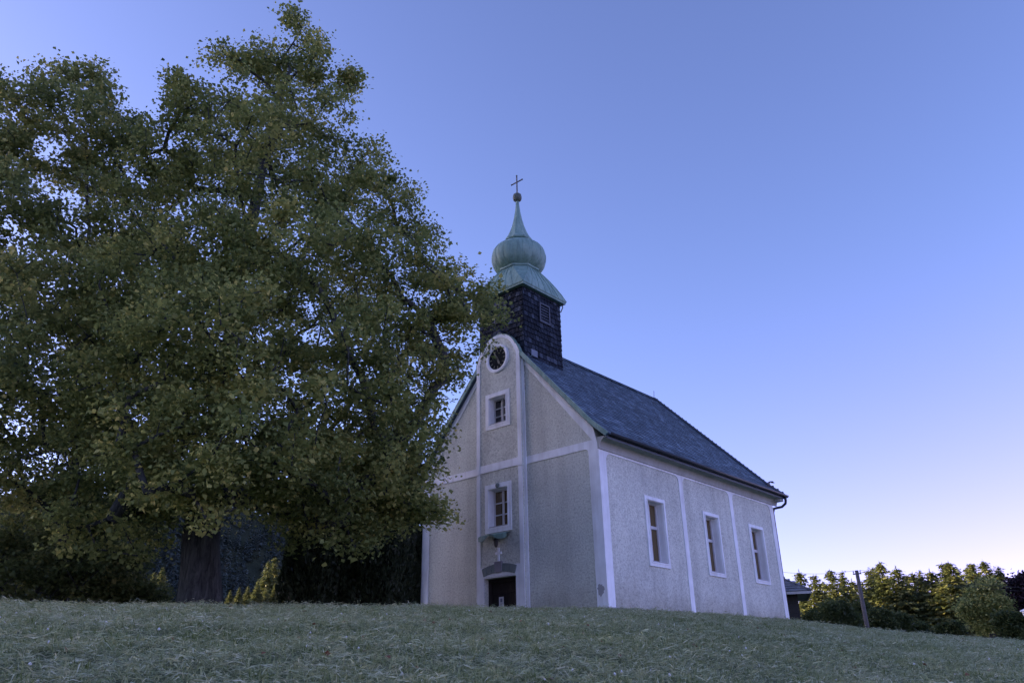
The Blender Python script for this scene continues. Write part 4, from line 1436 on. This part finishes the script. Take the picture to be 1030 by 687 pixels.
for i, (u, v, hd, lb) in enumerate(LT):
    tip = at(u, v, hd); g0 = gz(tip[0], tip[1])
    h = tip[2] - g0
    r = copy_thing(protos[i % 4][0]); r.location = (tip[0], tip[1], g0); k = h / 18
    r.scale = (k * 1.1, k * 1.1, k); r.rotation_euler = (0, 0, random.uniform(0, 6))
    tag(r, lb, 'spruce', 'sunlit trees in the gap under the big tree')

# ------------------------------------------------------------------ meadow: mown grass, hay strands, litter
def grass_mesh():
    rg = np.random.default_rng(3)
    n = 620000
    # density falls with distance from the camera, wedge wider than the frame
    az = np.radians(rg.uniform(-84, 2, n))
    u_ = rg.uniform(0, 1, n)
    rho = 3.2 + (36 - 3.2) * u_ ** .95
    x = CAM[0] + rho * np.sin(az); y = CAM[1] + rho * np.cos(az)
    keep = ~((x > -.1) & (x < 8.3) & (y > -.12))
    dc = smooth_interp(np.degrees(az), AZ_T, DC_T)
    keep &= rho < dc + 3.0
    x, y, rho = x[keep], y[keep], rho[keep]; n = len(x)
    z = ground(x, y)
    def fld(fx, fy, s): return np.sin(x * fx + y * fy + s) * np.sin(x * fy * .8 - y * fx * 1.1 + 2 * s)
    patch = .5 * fld(.8, .5, 1) + .35 * fld(2.1, 1.2, 2.2) + .25 * fld(4.7, 3.3, .4)
    hay = rg.uniform(size=n) < np.clip(.58 + .45 * patch, .12, .92)
    # loose heaps of cut grass and uncut tufts
    nc = 5200
    ca = np.radians(rg.uniform(-84, 2, nc)); cr = 3.2 + 30 * rg.uniform(0, 1, nc) ** .8
    ccx = CAM[0] + cr * np.sin(ca); ccy = CAM[1] + cr * np.cos(ca)
    cheap = rg.uniform(size=nc) < .5
    csz = rg.uniform(.05, .2, nc)
    m_ = rg.uniform(size=n) < .42
    ci = rg.integers(0, nc, n)
    th = rg.uniform(0, 6.283, n); q_ = np.abs(rg.normal(0, 1, n))
    nx_ = ccx[ci] + csz[ci] * q_ * np.cos(th) * 1.7; ny_ = ccy[ci] + csz[ci] * q_ * np.sin(th)
    ok = m_ & ~((nx_ > -.1) & (nx_ < 8.3) & (ny_ > -.12)) & (np.hypot(nx_ - CAM[0], ny_ - CAM[1]) < smooth_interp(np.degrees(np.arctan2(nx_ - CAM[0], ny_ - CAM[1])), AZ_T, DC_T) + 3)
    x = np.where(ok, nx_, x); y = np.where(ok, ny_, y); z = ground(x, y)
    rho = np.hypot(x - CAM[0], y - CAM[1])
    hay = np.where(ok, cheap[ci], hay)
    heap = np.where(ok & hay, np.clip(.09 - .05 * q_, 0, .09) * (csz[ci] / .12), 0)
    ctint = np.where(ok, rg.normal(0, .15, nc)[ci], 0)
    a = rg.uniform(0, 2 * math.pi, n)
    el = np.where(hay, np.abs(rg.normal(0, .2, n)), rg.uniform(.35, 1.35, n))
    ln = np.where(hay, rg.uniform(.06, .2, n), rg.uniform(.035, .10, n) * np.where(ok, 1.25, 1.0))
    wd = np.where(hay, rg.uniform(.004, .009, n), rg.uniform(.005, .010, n)) * (1 + rho / 22)
    lift = np.where(hay, rg.uniform(.0, .04, n) + heap * rg.uniform(.2, 1, n), 0.0)
    d = np.stack([np.cos(a) * np.cos(el), np.sin(a) * np.cos(el), np.sin(el)], 1)
    sv = np.stack([-np.sin(a), np.cos(a), rg.normal(0, .5, n)], 1)
    c = np.stack([x, y, z + lift - .004], 1)
    bend = np.stack([np.zeros(n), np.zeros(n), np.where(hay, rg.normal(0, .12, n), .12)], 1)
    mid = c + d * (ln * .5)[:, None] + bend * ln[:, None]
    tip = c + d * ln[:, None]
    V = np.stack([c, mid + sv * wd[:, None] * .5, tip, mid - sv * wd[:, None] * .5], 1).reshape(-1, 3)
    tint = np.where(hay, rg.normal(.66, .16, n), rg.normal(.3, .14, n)) + .05 * patch + ctint
    return np_mesh('grass', V, np.arange(4 * n), 4, False, np.clip(tint, 0, 1))


tag(link('grass', grass_mesh(), M_grass), 'freshly mown blue-green meadow grass with loose hay strands', 'grass', kind='stuff')


def scatter(n, seed):
    rg = np.random.default_rng(seed)
    az = np.radians(rg.uniform(-84, 2, n)); rho = 4 + 26 * rg.uniform(0, 1, n) ** .8
    x = CAM[0] + rho * np.sin(az); y = CAM[1] + rho * np.cos(az)
    k = ~((x > -.1) & (x < 8.4) & (y > -.12)); x, y = x[k], y[k]
    return np.stack([x, y, ground(x, y) + .05], 1), rg
c, rg = scatter(520, 21)
V, Fi = leaf_quads(c, .055, up_bias=1.2, droop=0, rng=rg)
tag(link('fallen_leaves', np_mesh('fallen_leaves', V, Fi, 4, False, rg.uniform(0, 1, len(c))), M_litter), 'small fallen reddish and tan leaves scattered over the mown meadow', 'fallen leaves', kind='stuff')
c, rg = scatter(260, 22)
b = MB()
V = []; Fc = []
for p in c:
    k = len(V); r_ = rg.uniform(.012, .022)
    V += [p + np.array(q) * r_ for q in ((1, 0, 0), (0, 1, 0), (-1, 0, 0), (0, -1, 0), (0, 0, 1), (0, 0, -1))]
    Fc += [k + i for f in ((0, 1, 4), (1, 2, 4), (2, 3, 4), (3, 0, 4), (1, 0, 5), (2, 1, 5), (3, 2, 5), (0, 3, 5)) for i in f]
tag(link('clover_flowers', np_mesh('clover_flowers', V, Fc, 3, True), M_flower), 'tiny white clover heads dotted over the mown meadow', 'flowers', kind='stuff')
